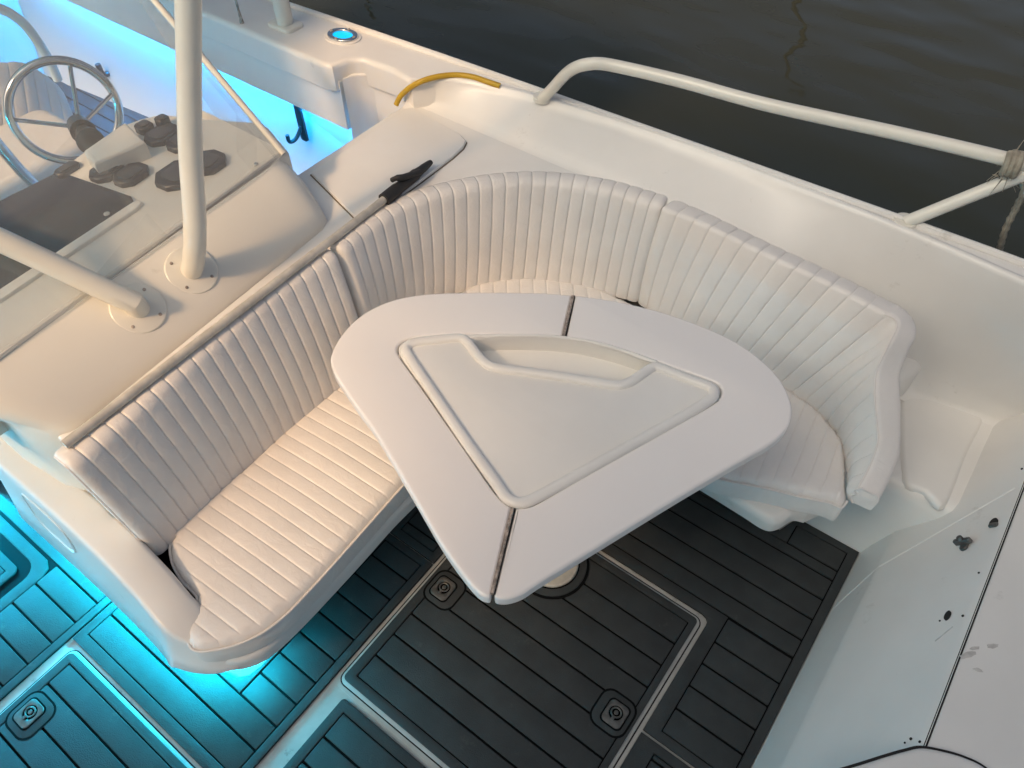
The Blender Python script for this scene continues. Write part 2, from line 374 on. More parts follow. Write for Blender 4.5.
# moulded arm closing the seat end
armp = spline([(-1.75, 0.138, 0.43), (-1.45, 0.140, 0.43), (-1.25, 0.138, 0.42), (-1.10, 0.130, 0.402), (-1.01, 0.121, 0.38), (-0.945, 0.128, 0.345), (-0.89, 0.162, 0.292)], 8)
b = BM(); rws = []; m_ = len(armp)
for i, p in enumerate(armp):
    a = armp[max(i - 1, 0)]; c = armp[min(i + 1, m_ - 1)]; t = (c - a); t.z = 0; t.normalize(); n = Vector((t.y, -t.x, 0))
    k = 1.0 if i < m_ - 16 else 1.0 - 0.55 * (i - m_ + 16) / 15
    zb = 0.262; h = p.z - zb; row = []
    lo_z = 0.10 if p.x < -1.12 else 0.10 + 0.145 * min(1, (p.x + 1.12) / 0.13) ** 1.5
    q_ = max(lo_z, 0.0)
    for (u, z) in ((0.078 * k, q_), (0.081 * k, q_ + 0.006), (0.066 * k, q_ + (p.z - q_) * 0.28), (0.055 * k, q_ + (p.z - q_) * 0.5), (0.048 * k, q_ + (p.z - q_) * 0.75), (0.045 * k, p.z - 0.012), (0.041 * k, p.z - 0.003), (0.034 * k, p.z), (0, p.z + 0.001), (-0.032 * k, p.z), (-0.040 * k, p.z - 0.005), (-0.044 * k, p.z - 0.018), (-0.044 * k, zb)):
        row.append(Vector((p.x, p.y, 0)) + n * u + Vector((0, 0, z)))
    rws.append(row)
V = grid(b, rws); b.faces.new(V[-1]); b.faces.new(V[0][::-1]); link('seat_arm', b, 'gel', base, 60)
# moulded pocket outline low on the arm side
b = BM(); yy = 0.066
def on_side(x, z): return Vector((x, 0.139 - float(np.interp(z, [0.10, 0.19, 0.262, 0.345, 0.41], [0.081, 0.066, 0.055, 0.048, 0.045])), z))
pk = [on_side(*q) for q in ((-1.60, 0.335), (-1.56, 0.345), (-1.50, 0.345), (-1.44, 0.335), (-1.425, 0.30), (-1.43, 0.24), (-1.46, 0.215), (-1.52, 0.21), (-1.58, 0.215), (-1.61, 0.24), (-1.615, 0.30))]
tube(b, spline(pk, 4, True), 0.0028, 6, closed=True); link('pocket_rim', b, 'gel', base)

# dark gap lining behind the cushions
b = BM(); slab(b, [(-1.26, 0.18), (-0.92, 0.165), (-0.90, 0.55), (-1.26, 0.8)], zt - 0.01, zt + 0.004); link('cushion_well', b, 'dark', base)

# ------------------------------------------------------------------ cushions
def seg_dist(P, loop):
    A = np.array([(p[0], p[1]) for p in loop]); B = np.roll(A, -1, 0); d = np.full(len(P), 9.0)
    for a, bb in zip(A, B):
        v = bb - a; l2 = max(v @ v, 1e-12); t = np.clip(((P - a) @ v) / l2, 0, 1)
        d = np.minimum(d, np.hypot(*(P - a - t[:, None] * v).T))
    return d
def inside(P, loop):
    A = np.array([(p[0], p[1]) for p in loop]); B = np.roll(A, -1, 0); r = np.zeros(len(P), bool)
    for (x0, y0), (x1, y1) in zip(A, B):
        c = ((y0 > P[:, 1]) != (y1 > P[:, 1])); 
        with np.errstate(all='ignore'): r ^= c & (P[:, 0] < (x1 - x0) * (P[:, 1] - y0) / (y1 - y0) + x0)
    return r
def pillow(name, outline, z0, z1, axis, pitch, phase, rnd=0.022, depth=0.0030, mi='vinyl', parent=None, crown=0.010):
    """Upholstered cushion: outline, channels running across `axis` every `pitch`."""
    L = [(p[0], p[1]) for p in outline]
    if area2(L) < 0: L = L[::-1]
    L = [(p.x, p.y) for p in resample([Vector((x, y, 0)) for x, y in L], int(sum(math.dist(a, c) for a, c in zip(L, L[1:] + L[:1])) / 0.008), True)]
    ax = np.array(axis, float); ax /= np.hypot(*ax); ay = np.array([-ax[1], ax[0]])
    A = np.array(L); s = A @ ax; t = A @ ay
    us = []
    k0 = math.floor((s.min() - phase) / pitch) - 1
    for k in range(k0, k0 + int((s.max() - s.min()) / pitch) + 4):
        for f in (0, 0.06, 0.16, 0.32, 0.5, 0.68, 0.84, 0.94): us.append(phase + (k + f) * pitch)
    vs = np.arange(t.min(), t.max(), 0.018)
    U, W = np.meshgrid(us, vs); P = U.reshape(-1, 1) * ax + W.reshape(-1, 1) * ay
    P = P[inside(P, L)]; P = P[seg_dist(P, L) > 0.005]
    rings = [offset(L, 0.0035)]
    verts = [Vector(p) for p in L] + [Vector(p) for p in P]
    n = len(L)
    vo, eo, fo, *_ = delaunay_2d_cdt(verts, [(i, (i + 1) % n) for i in range(n)], [], 1, 1e-6)
    Q = np.array([(v.x, v.y) for v in vo]); d = seg_dist(Q, L); u = ((Q @ ax) - phase) / pitch; fr = u - np.floor(u)
    chan = np.power(np.abs(np.sin(np.pi * fr)), 0.3)
    e = np.clip(d / rnd, 0, 1); edge = np.sqrt(np.clip(1 - (1 - e) ** 2, 0, 1))
    z = z1 - rnd + rnd * edge - depth * (1 - chan) * np.clip(d / (rnd * 1.4), 0, 1) + crown * np.clip(d / 0.16, 0, 1) ** 0.7
    bm = BM(); V = [bm.verts.new((q[0], q[1], zz)) for q, zz in zip(Q, z)]
    for f in fo:
        try: bm.faces.new([V[i] for i in f])
        except ValueError: pass
    bm.verts.ensure_lookup_table()
    be = [ed for ed in bm.edges if len(ed.link_faces) == 1]
    r = bmesh.ops.extrude_edge_only(bm, edges=be)
    nv = [v for v in r['geom'] if isinstance(v, bmesh.types.BMVert)]
    for v in nv: v.co.z = z0
    o = link(name, bm, mi, parent, 50)
    return o, L
def welt(parent, pts, r=0.0032, closed=False, name='piping'):
    b = BM(); tube(b, pts, r, 7, closed=closed); return link(name, b, 'welt', parent)

# left seat cushion
ZS = 0.362
T130 = lambda a, c: at(130 + a / 4, 480 + c / 4, ZS - 0.008)
lo = [T130(*p) for p in ((172, 228), (156, 262), (166, 330), (205, 400), (250, 445), (265, 475), (250, 535), (226, 595), (226, 640), (244, 672), (278, 682), (350, 673), (430, 652), (520, 610), (605, 548), (680, 475), (800, 345), (1024, 92))]
lo = [Vector((p.x, p.y, 0)) for p in lo]
left_out = [Vector((-1.20, 0.215, 0))] + spline(lo, 4) + [Vector((-0.845, 0.70, 0)), Vector((-0.84, 0.80, 0)), Vector((-1.02, 0.95, 0)), Vector((-1.22, 0.95, 0))]
t = thing('seat_cushion', 'ribbed cream cushion of the left seat, front corner lit by sunlight', 'cushion', (-1.0, 0.6, 0.285), 'settee cushions')
o, L = pillow('cushion_body', left_out, zt, ZS, (-0.05, 1), 0.0370, 0.215, parent=t)
welt(t, [Vector((p.x, p.y, ZS - 0.015)) for p in resample(spline(lo, 4) + [Vector((-0.845, 0.70, 0)), Vector((-0.842, 0.79, 0))], 140)])
# corner seat cushion
co = [(-1.22, 0.956), (-1.022, 0.956), (-0.84, 0.806)] + [(p.x, p.y) for p in spline([(-0.835, 0.82, 0), (-0.76, 0.98, 0), (-0.62, 1.10, 0), (-0.5, 1.137, 0)], 6)] + [(-0.54, 1.30), (-0.62, 1.56), (-1.12, 1.56)]
t = thing('seat_cushion', 'curved corner seat cushion mostly hidden under the table', 'cushion', (-0.9, 1.2, 0.285), 'settee cushions')
pillow('cushion_body', co, zt, ZS, (0.75, 0.6), 0.0405, 0.0, parent=t)
# right seat cushion
fr = [at(x, y, ZS - 0.008) for x, y in ((700, 470), (722, 479), (768, 488), (800, 496), (830, 502), (842, 507), (848, 500))]
fr = [Vector((p.x, p.y, 0)) for p in fr]
bk = [Vector((p.x, p.y + 0.02, 0)) for p in [at(x, y, ZS) for x, y in ((845, 480), (843, 447), (832, 430), (815, 411), (793, 395))]]
ro = [Vector((-0.495, 1.138, 0)), Vector((-0.38, 1.142, 0))] + spline(fr, 4) + spline(bk, 4) + [Vector((-0.25, 1.54, 0)), Vector((-0.615, 1.56, 0)), Vector((-0.535, 1.30, 0))]
t = thing('seat_cushion', 'ribbed cream cushion of the right seat in cool shade by the bulkhead', 'cushion', (-0.2, 1.3, 0.285), 'settee cushions')
o, L = pillow('cushion_body', ro, zt, ZS, (1, 0.12), 0.0375, 0.0, parent=t)
welt(t, [Vector((p.x, p.y, ZS - 0.014)) for p in resample([Vector((-0.38, 1.142, 0))] + spline(fr, 4), 80)])

def backrest(label, bot, top, nch, thick, side, loc, lean_belly=0.012, depth=0.0040, sub=8, name='backrest_cushion', group='settee cushions', cat='cushion', mi='vinyl', ends=(True, True), rcrest=0.036, edge_welt=0.0):
    """Channelled backrest lofted between its foot line and its crest line; `side` = which way the sitter is."""
    n = nch * sub + 1
    fine = []
    fr_ = [0, 0.05, 0.15, 0.32, 0.5, 0.68, 0.85, 0.95]
    B = resample(spline(bot, 10), 400); T = resample(spline(top, 10), 400)
    def pick(P, s):
        x = s * (len(P) - 1); i = min(int(x), len(P) - 2); return P[i].lerp(P[i + 1], x - i)
    S = [(k + f) / nch for k in range(nch) for f in fr_] + [1.0]
    F = [f for k in range(nch) for f in fr_] + [0.0]
    rows_ = []; end_f = []; end_b = []
    for s, f in zip(S, F):
        p, q = pick(B, s), pick(T, s)
        p2, q2 = pick(B, min(s + 0.01, 1)), pick(T, min(s + 0.01, 1)); p1, q1 = pick(B, max(s - 0.01, 0)), pick(T, max(s - 0.01, 0))
        tg = ((p2 - p1).normalized() + (q2 - q1).normalized()); tg.z = 0; tg.normalize()
        nrm = Vector((-tg.y, tg.x, 0)) * side
        up = (q - p); h = up.length; up.normalize(); fn = tg.cross(up) * 1.0
        if fn.dot(nrm) < 0: fn = -fn
        bul = depth * (abs(math.sin(math.pi * f)) ** 0.27 - 1)
        es = min(s, 1 - s) * nch                      # soften towards the two ends
        ee = 1.0 if es > 0.5 else (0.35 + 0.65 * math.sqrt(max(0, 1 - (1 - es / 0.5) ** 2)))
        th = thick * (1 - 0.15 * min(max((s - 0.78) / 0.22, 0), 1)) if edge_welt else thick; r = th / 2; kc = 1.0
        if edge_welt: kc = 1 - min(max((s - 0.5) / 0.15, 0), 1)
        row = []
        for v in (0, 0.12, 0.3, 0.5, 0.7, 0.88):
            row.append(p.lerp(q - up * min(rcrest, r), v) + fn * (bul + lean_belly * math.sin(math.pi * v) - (1 - ee) * 0.02))
        rc = min(rcrest, r)
        pb, pt_ = q - up * rc - fn * rc, q - up * rc - fn * (th - rc)
        off = bul - (1 - ee) * 0.02
        for k in range(0, 6):
            a = math.pi / 2 * k / 5
            row.append(pb + fn * math.cos(a) * (rc + off * kc) + up * math.sin(a) * (rc + bul * kc - (1 - ee) * 0.012 * kc))
        row.append(pb.lerp(pt_, 0.5) + up * (rc + bul * kc - (1 - ee) * 0.012 * kc))
        for k in range(0, 4):
            a = math.pi / 2 * k / 3
            row.append(pt_ - fn * math.sin(a) * rc + up * math.cos(a) * (rc + bul * kc - (1 - ee) * 0.012 * kc))
        row.append(p - fn * th + up * 0.005)
        rows_.append(row)
    t = thing(name, label, cat, loc, group)
    bm = BM(); V = grid(bm, rows_)
    bm.faces.new(V[0]); bm.faces.new(V[-1][::-1])
    link('cushion_body', bm, mi, t, 55)
    for e, r in ((0, rows_[0]), (1, rows_[-1])):
        if ends[e]: welt(t, r[:15], 0.003)
    if edge_welt: welt(t, [r[8] for r in rows_[int(len(rows_) * (1 - edge_welt)):]], 0.003)
    return t
# straight backrest in front of the console
ZC = 0.685
b1b = [Vector((p.x + 0.0, p.y, ZS - 0.02)) for p in [at(x, y, ZS) for x, y in ((152, 551), (170, 540), (256, 460), (345, 386), (372, 364))]]
b1b[0].x = b1b[1].x
b1t = [at(x, y, ZC) for x, y in ((67, 466), (120, 421), (200, 352), (280, 288), (338, 250))]
backrest('straight ribbed backrest cushion below the console', b1b, b1t, 21, 0.09, -1, (-1.2, 0.6, 0.285), ends=(True, False), rcrest=0.034)
b2b = [at(x, y, ZS - 0.01) for x, y in ((374, 362), (398, 330), (440, 300), (490, 286), (540, 284), (590, 291), (638, 303))]
b2t = [at(x, y, ZC) for x, y in ((342, 246), (372, 224), (410, 203), (450, 191), (500, 182), (550, 180), (610, 189), (662, 206))]
backrest('curved ribbed backrest cushion filling the corner behind the table', b2b, b2t, 26, 0.085, -1, (-1.0, 1.4, 0.285), ends=(False, False), rcrest=0.032)
b3b = [at(x, y, ZS - 0.01) for x, y in ((636, 302), (690, 340), (740, 368), (792, 395), (820, 416), (838, 438), (845, 462), (847, 484), (846, 499))]
b3t = [at(*p) for p in ((660, 207, ZC), (700, 222, ZC), (768, 254, ZC), (830, 283, ZC), (880, 310, ZC), (898, 321, ZC - 0.005), (889, 343, 0.645), (876, 372, 0.585), (875, 405, 0.53), (878, 438, 0.475), (870, 464, 0.43), (858, 486, 0.40))]
backrest('ribbed backrest cushion along the hull side, its end curving down to the seat', b3b, b3t, 22, 0.075, -1, (-0.3, 1.5, 0.285), ends=(False, True), rcrest=0.016, edge_welt=0.42)

# ------------------------------------------------------------------ hull side, shelf, coaming
hull = thing('boat_hull', 'white port hull side with wide gunwale running past the seats', 'boat hull', (-1.5, 1.8, 0))
# gunwale + outer side
outer = [(-4.3, 1.60), (-3.2, 1.70), (-2.24, 1.765), (-1.645, 1.80), (-1.035, 1.825), (-0.516, 1.845), (-0.16, 1.858), (0.139, 1.866), (0.6, 1.87), (1.4, 1.86), (2.6, 1.75)]
outer = [(p.x, p.y) for p in spline([(x, y, 0) for x, y in outer], 5)]
inner_lip = [(p.x, p.y) for p in spline([(x, y, 0) for x, y in ((-1.60, 1.62), (-1.50, 1.70), (-1.36, 1.745), (-1.215, 1.772), (-0.9, 1.806), (-0.5, 1.814), (-0.14, 1.808), (0.16, 1.785), (0.40, 1.76))], 5)]
ZG = 0.75
gun = outer + [(2.6, 1.70), (0.42, 1.76)] + inner_lip[::-1][1:] + [(-1.70, 1.640), (-1.82, 1.632), (-1.858, 1.60), (-1.868, 1.545), (-1.90, 1.535), (-2.9, 1.535), (-4.3, 1.535)]
b = BM(); slab(b, gun, 0.66, ZG, bev=0.018, segs=4, bottom=True); link('gunwale', b, 'gel', hull)
b = BM(); rws = []
for x, y in outer: rws.append([Vector((x, y + 0.0, 0.70)), Vector((x, y + 0.006, 0.66)), Vector((x, y - 0.03, 0.3)), Vector((x, y - 0.10, -0.1)), Vector((x, y - 0.25, -0.6))])
grid(b, rws); link('topside', b, 'hull', hull)
# toe rail bead on the outer edge
b = BM(); tube(b, [Vector((x, y - 0.012, ZG + 0.002)) for x, y in outer if x < 1.5], 0.011, 8); link('toe_rail', b, 'gel', hull)
# coaming wall from the lip down to the shelf and the seat end
foot = [(-1.63, 1.62, 0.66), (-1.58, 1.66, 0.66), (-1.50, 1.662, 0.66), (-1.36, 1.662, 0.66), (-1.2, 1.662, 0.66), (-0.9, 1.665, 0.658), (-0.5, 1.675, 0.63), (-0.25, 1.70, 0.55), (-0.08, 1.73, 0.43), (0.03, 1.755, 0.33), (0.11, 1.775, 0.302), (0.27, 1.80, 0.300), (0.42, 1.81, 0.300)]
F_ = resample(spline(foot, 8), 60); I_ = resample([Vector((x, y, 0)) for x, y in inner_lip], 60)
b = BM(); rws = []
for f, i in zip(F_, I_):
    i = Vector((i.x, i.y, 0)); top = Vector((i.x, i.y - 0.004, ZG + 0.001)); d = top - f
    d2 = Vector((d.x, d.y, 0)); row = [f + Vector((0, -0.042, -0.006)), f + Vector((0, -0.028, -0.003)), f + Vector((0, -0.010, 0.004)), f + Vector((0, 0.002, 0.016))]
    for k in range(1, 7):
        row.append(f + Vector((0, 0.002, 0.016)) + (top - Vector((0, 0, 0.008)) - f - Vector((0, 0.002, 0.016))) * (k / 6))
    row += [top + Vector((0, 0.004, 0.003)), top + Vector((0, 0.012, 0.006)), top + Vector((0, 0.022, 0.003)), top + Vector((0, 0.028, -0.012))]
    rws.append(row)
grid(b, rws); link('coaming_wall', b, 'gel', hull, 60)
# shelf behind the backrest
ZSH = 0.658
crest = [at(x, y, ZC) for x, y in ((67, 466), (120, 421), (200, 352), (280, 288), (338, 250), (372, 224), (410, 203), (450, 191), (500, 182), (550, 180), (610, 189), (657, 204), (700, 222), (768, 254), (830, 283), (880, 310))]
crest2 = [(p.x, p.y) for p in crest]
def behind(L, d):
    out = []
    for i, p in enumerate(L):
        a, c = Vector(L[max(i - 1, 0)]), Vector(L[min(i + 1, len(L) - 1)]); t_ = (c - a).normalized(); out.append((p[0] - t_.y * d, p[1] + t_.x * d))
    return out
crest2[0] = (crest2[0][0], 0.20)
sh = [(-1.45, 0.20)] + behind(crest2, 0.05)[:-4] + [(-0.66, 1.70), (-1.64, 1.70), (-1.64, 1.05)]
b = BM(); slab(b, sh, 0.60, ZSH, bev=0.008, bottom=True); link('shelf', b, 'gel', hull)
b = BM(); slab(b, [(-1.632, 0.9), (-1.60, 0.9), (-1.60, 1.70), (-1.632, 1.70)], 0.0, 0.605); link('shelf_riser', b, 'gel', hull)
# moulded backing under the shelf that carries the backrests
b = BM(); slab(b, [(-1.63, 0.22)] + behind(crest2, 0.06)[:-2] + [(-0.35, 1.74), (-1.6, 1.74), (-1.63, 1.0)], zt, 0.61); link('seat_back_moulding', b, 'gel', hull)
b = BM(); slab(b, [at(310, 171, 0)[:2], at(375, 216, 0)[:2], at(455, 156, 0)[:2], at(466, 143, 0)[:2], at(407, 107, 0)[:2]], 0, 0.01); b.free()
lid = [(at(x, y, ZSH + 0.008).x, at(x, y, ZSH + 0.008).y) for x, y in ((311, 173), (360, 222), (375, 214), (420, 181), (452, 157), (463, 147), (466, 141), (460, 134), (410, 108))]
lid_t = thing('shelf_locker_lid', 'flat white locker lid on the shelf behind the corner backrest', 'locker lid', (-1.4, 1.4, ZSH))
b = BM(); slab(b, offset(lid[::-1] if area2(lid) < 0 else lid, -0.0035), ZSH - 0.004, ZSH + 0.0015); link('lid_gap', b, 'gap_brown', lid_t)
b = BM(); slab(b, lid, ZSH - 0.004, ZSH + 0.010, bev=0.005); link('lid_panel', b, 'gel', lid_t)
# aft cockpit side: liner wall, coaming panels, transom
b = BM(); grid(b, [[Vector((x, 1.72, 0.68)), Vector((x, 1.735, 0.3)), Vector((x, 1.745, 0.03)), Vector((x, 1.72, 0.0))] for x in (-4.2, -3, -1.6)]); link('liner_wall', b, 'gel', hull)
b = BM(); grid(b, [[Vector((-4.05, y, 0.0)), Vector((-4.07, y, 0.04)), Vector((-4.10, y, 0.4)), Vector((-4.14, y, 0.72)), Vector((-4.4, y, 0.74))] for y in (-1.5, 0, 1.4, 1.72)]); link('transom', b, 'gel', hull)
b = BM(); p0 = at(0, 0, 0)
def coam(x0, x1, ya, yb, z0, z1, th=0.05):
    return [Vector((x0, ya, z0)), Vector((x1, yb, z1))]
zb = at_y(337, 124, 1.56).z
slab(b, [(-4.2, 1.556), (-1.862, 1.556), (-1.862, 1.60), (-4.2, 1.60)], zb, 0.692, bev=0.007, bottom=True); link('coaming_panel', b, 'gel', hull)
b = BM(); slab(b, [(-1.855, 1.565), (-1.84, 1.60), (-1.80, 1.645), (-1.70, 1.658), (-1.60, 1.662), (-1.60, 1.70), (-1.84, 1.70)], zb - 0.06, 0.70, bev=0.006, bottom=True); link('coaming_panel', b, 'gel', hull)
b = BM(); slab(b, [(-4.2, 1.60), (-1.60, 1.66), (-1.60, 1.74), (-4.2, 1.74)], zb + 0.03, zb + 0.05, bottom=True); link('gunwale_underside', b, 'gel', hull)
# blue LED strip tucked under the gunwale
b = BM(); slab(b, [(-4.0, 1.605), (-1.70, 1.665), (-1.70, 1.68), (-4.0, 1.62)], zb + 0.012, zb + 0.024, bottom=True)
tag(link('led_strip', b, 'led_aft'), 'blue light strip tucked under the aft gunwale', 'light strip')
b = BM(); slab(b, [(-1.66, 0.100), (-1.04, 0.100), (-0.962, 0.150), (-0.948, 0.20), (-0.955, 0.205), (-0.970, 0.165), (-1.045, 0.124), (-1.66, 0.124)], 0.085, 0.097, bottom=True)
tag(link('led_strip', b, 'led_seat'), 'cyan light strip under the lip of the left seat end', 'light strip')

# ------------------------------------------------------------------ moulded seat end beside the right cushion
end = thing('seat_end_moulding', 'white moulded side pocket between the right seat and the bulkhead', 'moulding', (0.15, 1.55, 0))
b = BM()
prof = [(1.406, 0.0), (1.412, 0.015), (1.425, 0.14), (1.445, 0.26), (1.462, 0.288), (1.49, 0.296), (1.60, 0.298), (1.70, 0.298), (1.78, 0.300), (1.83, 0.305)]
rws = []
for x in (-0.02, 0.02, 0.06, 0.12, 0.18, 0.24, 0.30, 0.42):
    rws.append([Vector((x, y, z)) for y, z in prof])
grid(b, rws); link('moulded_side', b, 'gel', end, 60)
b = BM(); A_, B_, C_, D_ = [at(x, y, 0.30) for x, y in ((904, 388), (990, 404), (946, 506), (903, 479))]
slab(b, [(p.x, p.y) for p in spline([A_, A_.lerp(B_, .5), B_, B_.lerp(C_, .5), C_, C_.lerp(D_, .5), D_, D_.lerp(A_, .5) + Vector((-0.012, 0, 0))], 4, True)], 0.285, 0.3045, bev=0.018, segs=6); link('tray_pad', b, 'gel', end)
b = BM()      # stub of the hull liner stepping up behind the cushion end
A_ = [at(x, y, 0.42) for x, y in ((880, 372), (903, 336), (922, 338), (930, 350), (920, 368), (900, 378))]
slab(b, [(p.x, p.y) for p in spline(A_, 4, True)], 0.28, 0.42, bev=0.03, segs=5); link('corner_step', b, 'gel', end)

# ------------------------------------------------------------------ foredeck and bulkhead
deck = thing('foredeck', 'white raised foredeck with a sloping bulkhead face above the mat', 'deck', (0.6, 0.8, 0))
def bx(z): 
    return 0.166 + (0.012 * z / 0.05 if z < 0.05 else 0.012 + 0.03 * (z - 0.05) / 0.10 if z < 0.15 else 0.042 + 0.168 * ((z - 0.15) / 0.29))
b = BM(); rws = []
for y in np.linspace(-1.4, 1.9, 40):
    rws.append([Vector((bx(z), y, z)) for z in (0.0, 0.02, 0.05, 0.1, 0.14, 0.15, 0.17, 0.22, 0.3, 0.38, 0.42)] + [Vector((0.372, y, 0.434)), Vector((0.3765, y, 0.4385))])
grid(b, rws); link('bulkhead', b, 'gel', deck, 60)
b = BM(); slab(b, [(0.380, -1.4), (2.4, -1.2), (2.4, 1.70), (0.380, 1.86)], 0.30, 0.441, bev=0.004); link('deck_top', b, 'deck', deck)
b = BM(); slab(b, [(0.374, -1.4), (0.385, -1.4), (0.385, 1.86), (0.374, 1.86)], 0.30, 0.4375); link('deck_seam', b, 'dark', deck)
# base flange strip along the mat
b = BM(); slab(b, [(0.167, 0.0), (0.183, 0.0), (0.183, 1.40), (0.167, 1.40)], 0.0, 0.012, bev=0.005); link('base_flange', b, 'gel', deck)
# ridge where the side moulding meets the bulkhead
b = BM(); p0 = Vector((bx(0.03), 1.235, 0.03)); pts = []
for k in range(13):
    z = 0.02 + 0.40 * k / 12; pts.append(Vector((bx(z) + 0.0024, 1.20 + 0.30 * k / 12, z)))
tube(b, pts, 0.0035, 8); link('moulded_ridge', b, 'gel', deck)
def bpt(px, py):      # point on the sloping bulkhead face
    lo_, hi_ = 0.0, 0.44
    for _ in range(40):
        m_ = (lo_ + hi_) / 2; p = at(px, py, m_)
        if p.x > bx(m_): lo_ = m_
        else: hi_ = m_
    return at(px, py, lo_)
NB = Vector((-0.86, 0, 0.5)).normalized()
# fittings on the bulkhead
def fitting(name, label, px, py, build, cat):
    p = bpt(px, py); t = thing(name, label, cat, p); b2 = BM(); build(b2); place(b2, frame(p + NB * 0.001, NB, (0, 1, 0)))
    link(name + '_body', b2, ['latch', 'dark'], t); return t
def turn(b):
    slab(b, rrect(-0.020, 0.020, -0.009, 0.009, 0.008), 0, 0.006, bev=0.002, mi=0)
    slab(b, rrect(-0.006, 0.006, -0.022, 0.022, 0.005), 0.006, 0.018, bev=0.003, mi=0); slab(b, circle(0.0, 0.0, 0.007, 12), 0.018, 0.026, bev=0.002)
def hole_(b):
    slab(b, [(0.014 * math.cos(a), 0.010 * math.sin(a)) for a in [2 * math.pi * k / 20 for k in range(20)]], -0.002, 0.002, mi=1)
    slab(b, rrect(-0.016, -0.004, -0.014, 0.008, 0.004), 0, 0.005, bev=0.002, mi=0)
fitting('turn_button', 'small worn metal turn button on the bulkhead face', 966, 545, turn, 'fastener')
fitting('vent_fitting', 'dark oval drain fitting high on the bulkhead by the deck seam', 994, 523, hole_, 'fitting')
def hole2(b): slab(b, [(0.013 * math.cos(a), 0.007 * math.sin(a)) for a in [2 * math.pi * k / 20 for k in range(20)]], -0.002, 0.0022, mi=1)
fitting('cable_hole', 'bare black hole in the bulkhead face with a scratch below', 948, 616, hole2, 'hole')
for px, py, r in ((940, 621, 0.0022), (963, 616, 0.003), (979, 573, 0.0025), (1022, 469, 0.003), (911, 739, 0.003), (920, 742, 0.0028), (905, 743, 0.002)):
    p = bpt(px, py); b = BM(); slab(b, circle(0, 0, r, 10), -0.001, 0.0015, mi=0); place(b, frame(p, NB, (0, 1, 0)))
    o = link('screw_hole', b, 'dark', deck)
M['scuff'] = mat('scuff_mark', (0.66, 0.65, 0.62), 0.6, noise=0.35, nscale=50)
for px, py, a_, l_, w_ in ((968, 655, 0.9, 0.022, 0.007), (975, 648, 0.8, 0.012, 0.004), (993, 646, 0.7, 0.014, 0.005), (978, 670, 0.4, 0.010, 0.004)):
    p = at(px, py, 0.442); b = BM()
    slab(b, [(l_ * math.cos(t_) * random.uniform(.7, 1.1), w_ * math.sin(t_) * random.uniform(.6, 1.2)) for t_ in [2 * math.pi * k / 14 for k in range(14)]], -0.001, 0.0004)
    place(b, Matrix.Translation(p) @ Matrix.Rotation(a_, 4, 'Z')); link('scuff', b, 'scuff', deck)
p = bpt(944, 634); b = BM(); slab(b, rrect(-0.024, 0.024, -0.0016, 0.0016), -0.001, 0.0006); place(b, frame(p, NB, (0.3, 0.8, 0.55))); link('scratch', b, 'scuff', deck)
# rounded step lid at the near end
lidf = [(at(x, y, 0.452).x, at(x, y, 0.452).y) for x, y in ((800, 782), (850, 768), (885, 757), (906, 751), (922, 748), (945, 752), (965, 758), (985, 768), (1010, 790), (1010, 860), (800, 860))]
lidf = [(p.x, p.y) for p in spline([(x, y, 0) for x, y in lidf[:9]], 5)] + lidf[9:]
t = thing('step_lid', 'rounded white lid at the edge of the foredeck, dark gap around it', 'hatch lid', (0.35, 0.7, 0.45))
b = BM(); slab(b, offset(lidf if area2(lidf) > 0 else lidf[::-1], -0.005), 0.20, 0.449, mi=0); link('lid_gap', b, 'dark', t)
b = BM(); slab(b, lidf, 0.20, 0.460, bev=0.012, segs=4); link('lid_panel', b, 'deck', t)

# ------------------------------------------------------------------ table
ZT = 0.66
TT = lambda a, c: at(320 + a / 2.048, 260 + c / 2.048, ZT)
t2 = lambda L: [(p.x, p.y) for p in L]
tbl = thing('folding_table', 'white fan shaped folding table with inset tray, standing on a pedestal', 'table', (-0.5, 0.87, 0))
right_edge = spline([TT(*p) for p in ((523, 71), (600, 82), (680, 100), (760, 126), (840, 160), (900, 200), (940, 240), (962, 280), (967, 315), (957, 345), (925, 375), (860, 412), (740, 482), (560, 592), (450, 660), (415, 683), (385, 693), (362, 692), (357, 684))], 4)
left_edge = spline([TT(*p) for p in ((350, 684), (345, 690), (325, 682), (294, 647), (248, 582), (197, 494), (164, 438), (115, 356), (80, 308), (43, 254), (25, 222), (22, 195), (40, 158), (72, 122), (110, 97), (160, 78), (225, 68), (310, 65), (400, 65), (470, 67), (516, 71))], 4)
trayo_l = spline([TT(*p) for p in ((496, 156), (430, 152), (300, 151), (200, 157), (168, 167), (158, 180), (163, 198), (200, 250), (290, 378), (350, 465), (375, 494), (392, 505))], 4)
trayo_r = spline([TT(*p) for p in ((401, 507), (425, 505), (455, 492), (560, 432), (700, 354), (800, 297), (820, 280), (822, 263), (808, 249), (760, 232), (690, 207), (600, 176), (504, 157))], 4)
b = BM(); slab(b, t2(right_edge) + t2(trayo_r), ZT - 0.026, ZT, bev=0.007, segs=4, bottom=True); link('table_leaf', b, 'table', tbl)
b = BM(); slab(b, t2(left_edge) + t2(trayo_l), ZT - 0.026, ZT, bev=0.007, segs=4, bottom=True); link('table_leaf', b, 'table', tbl)
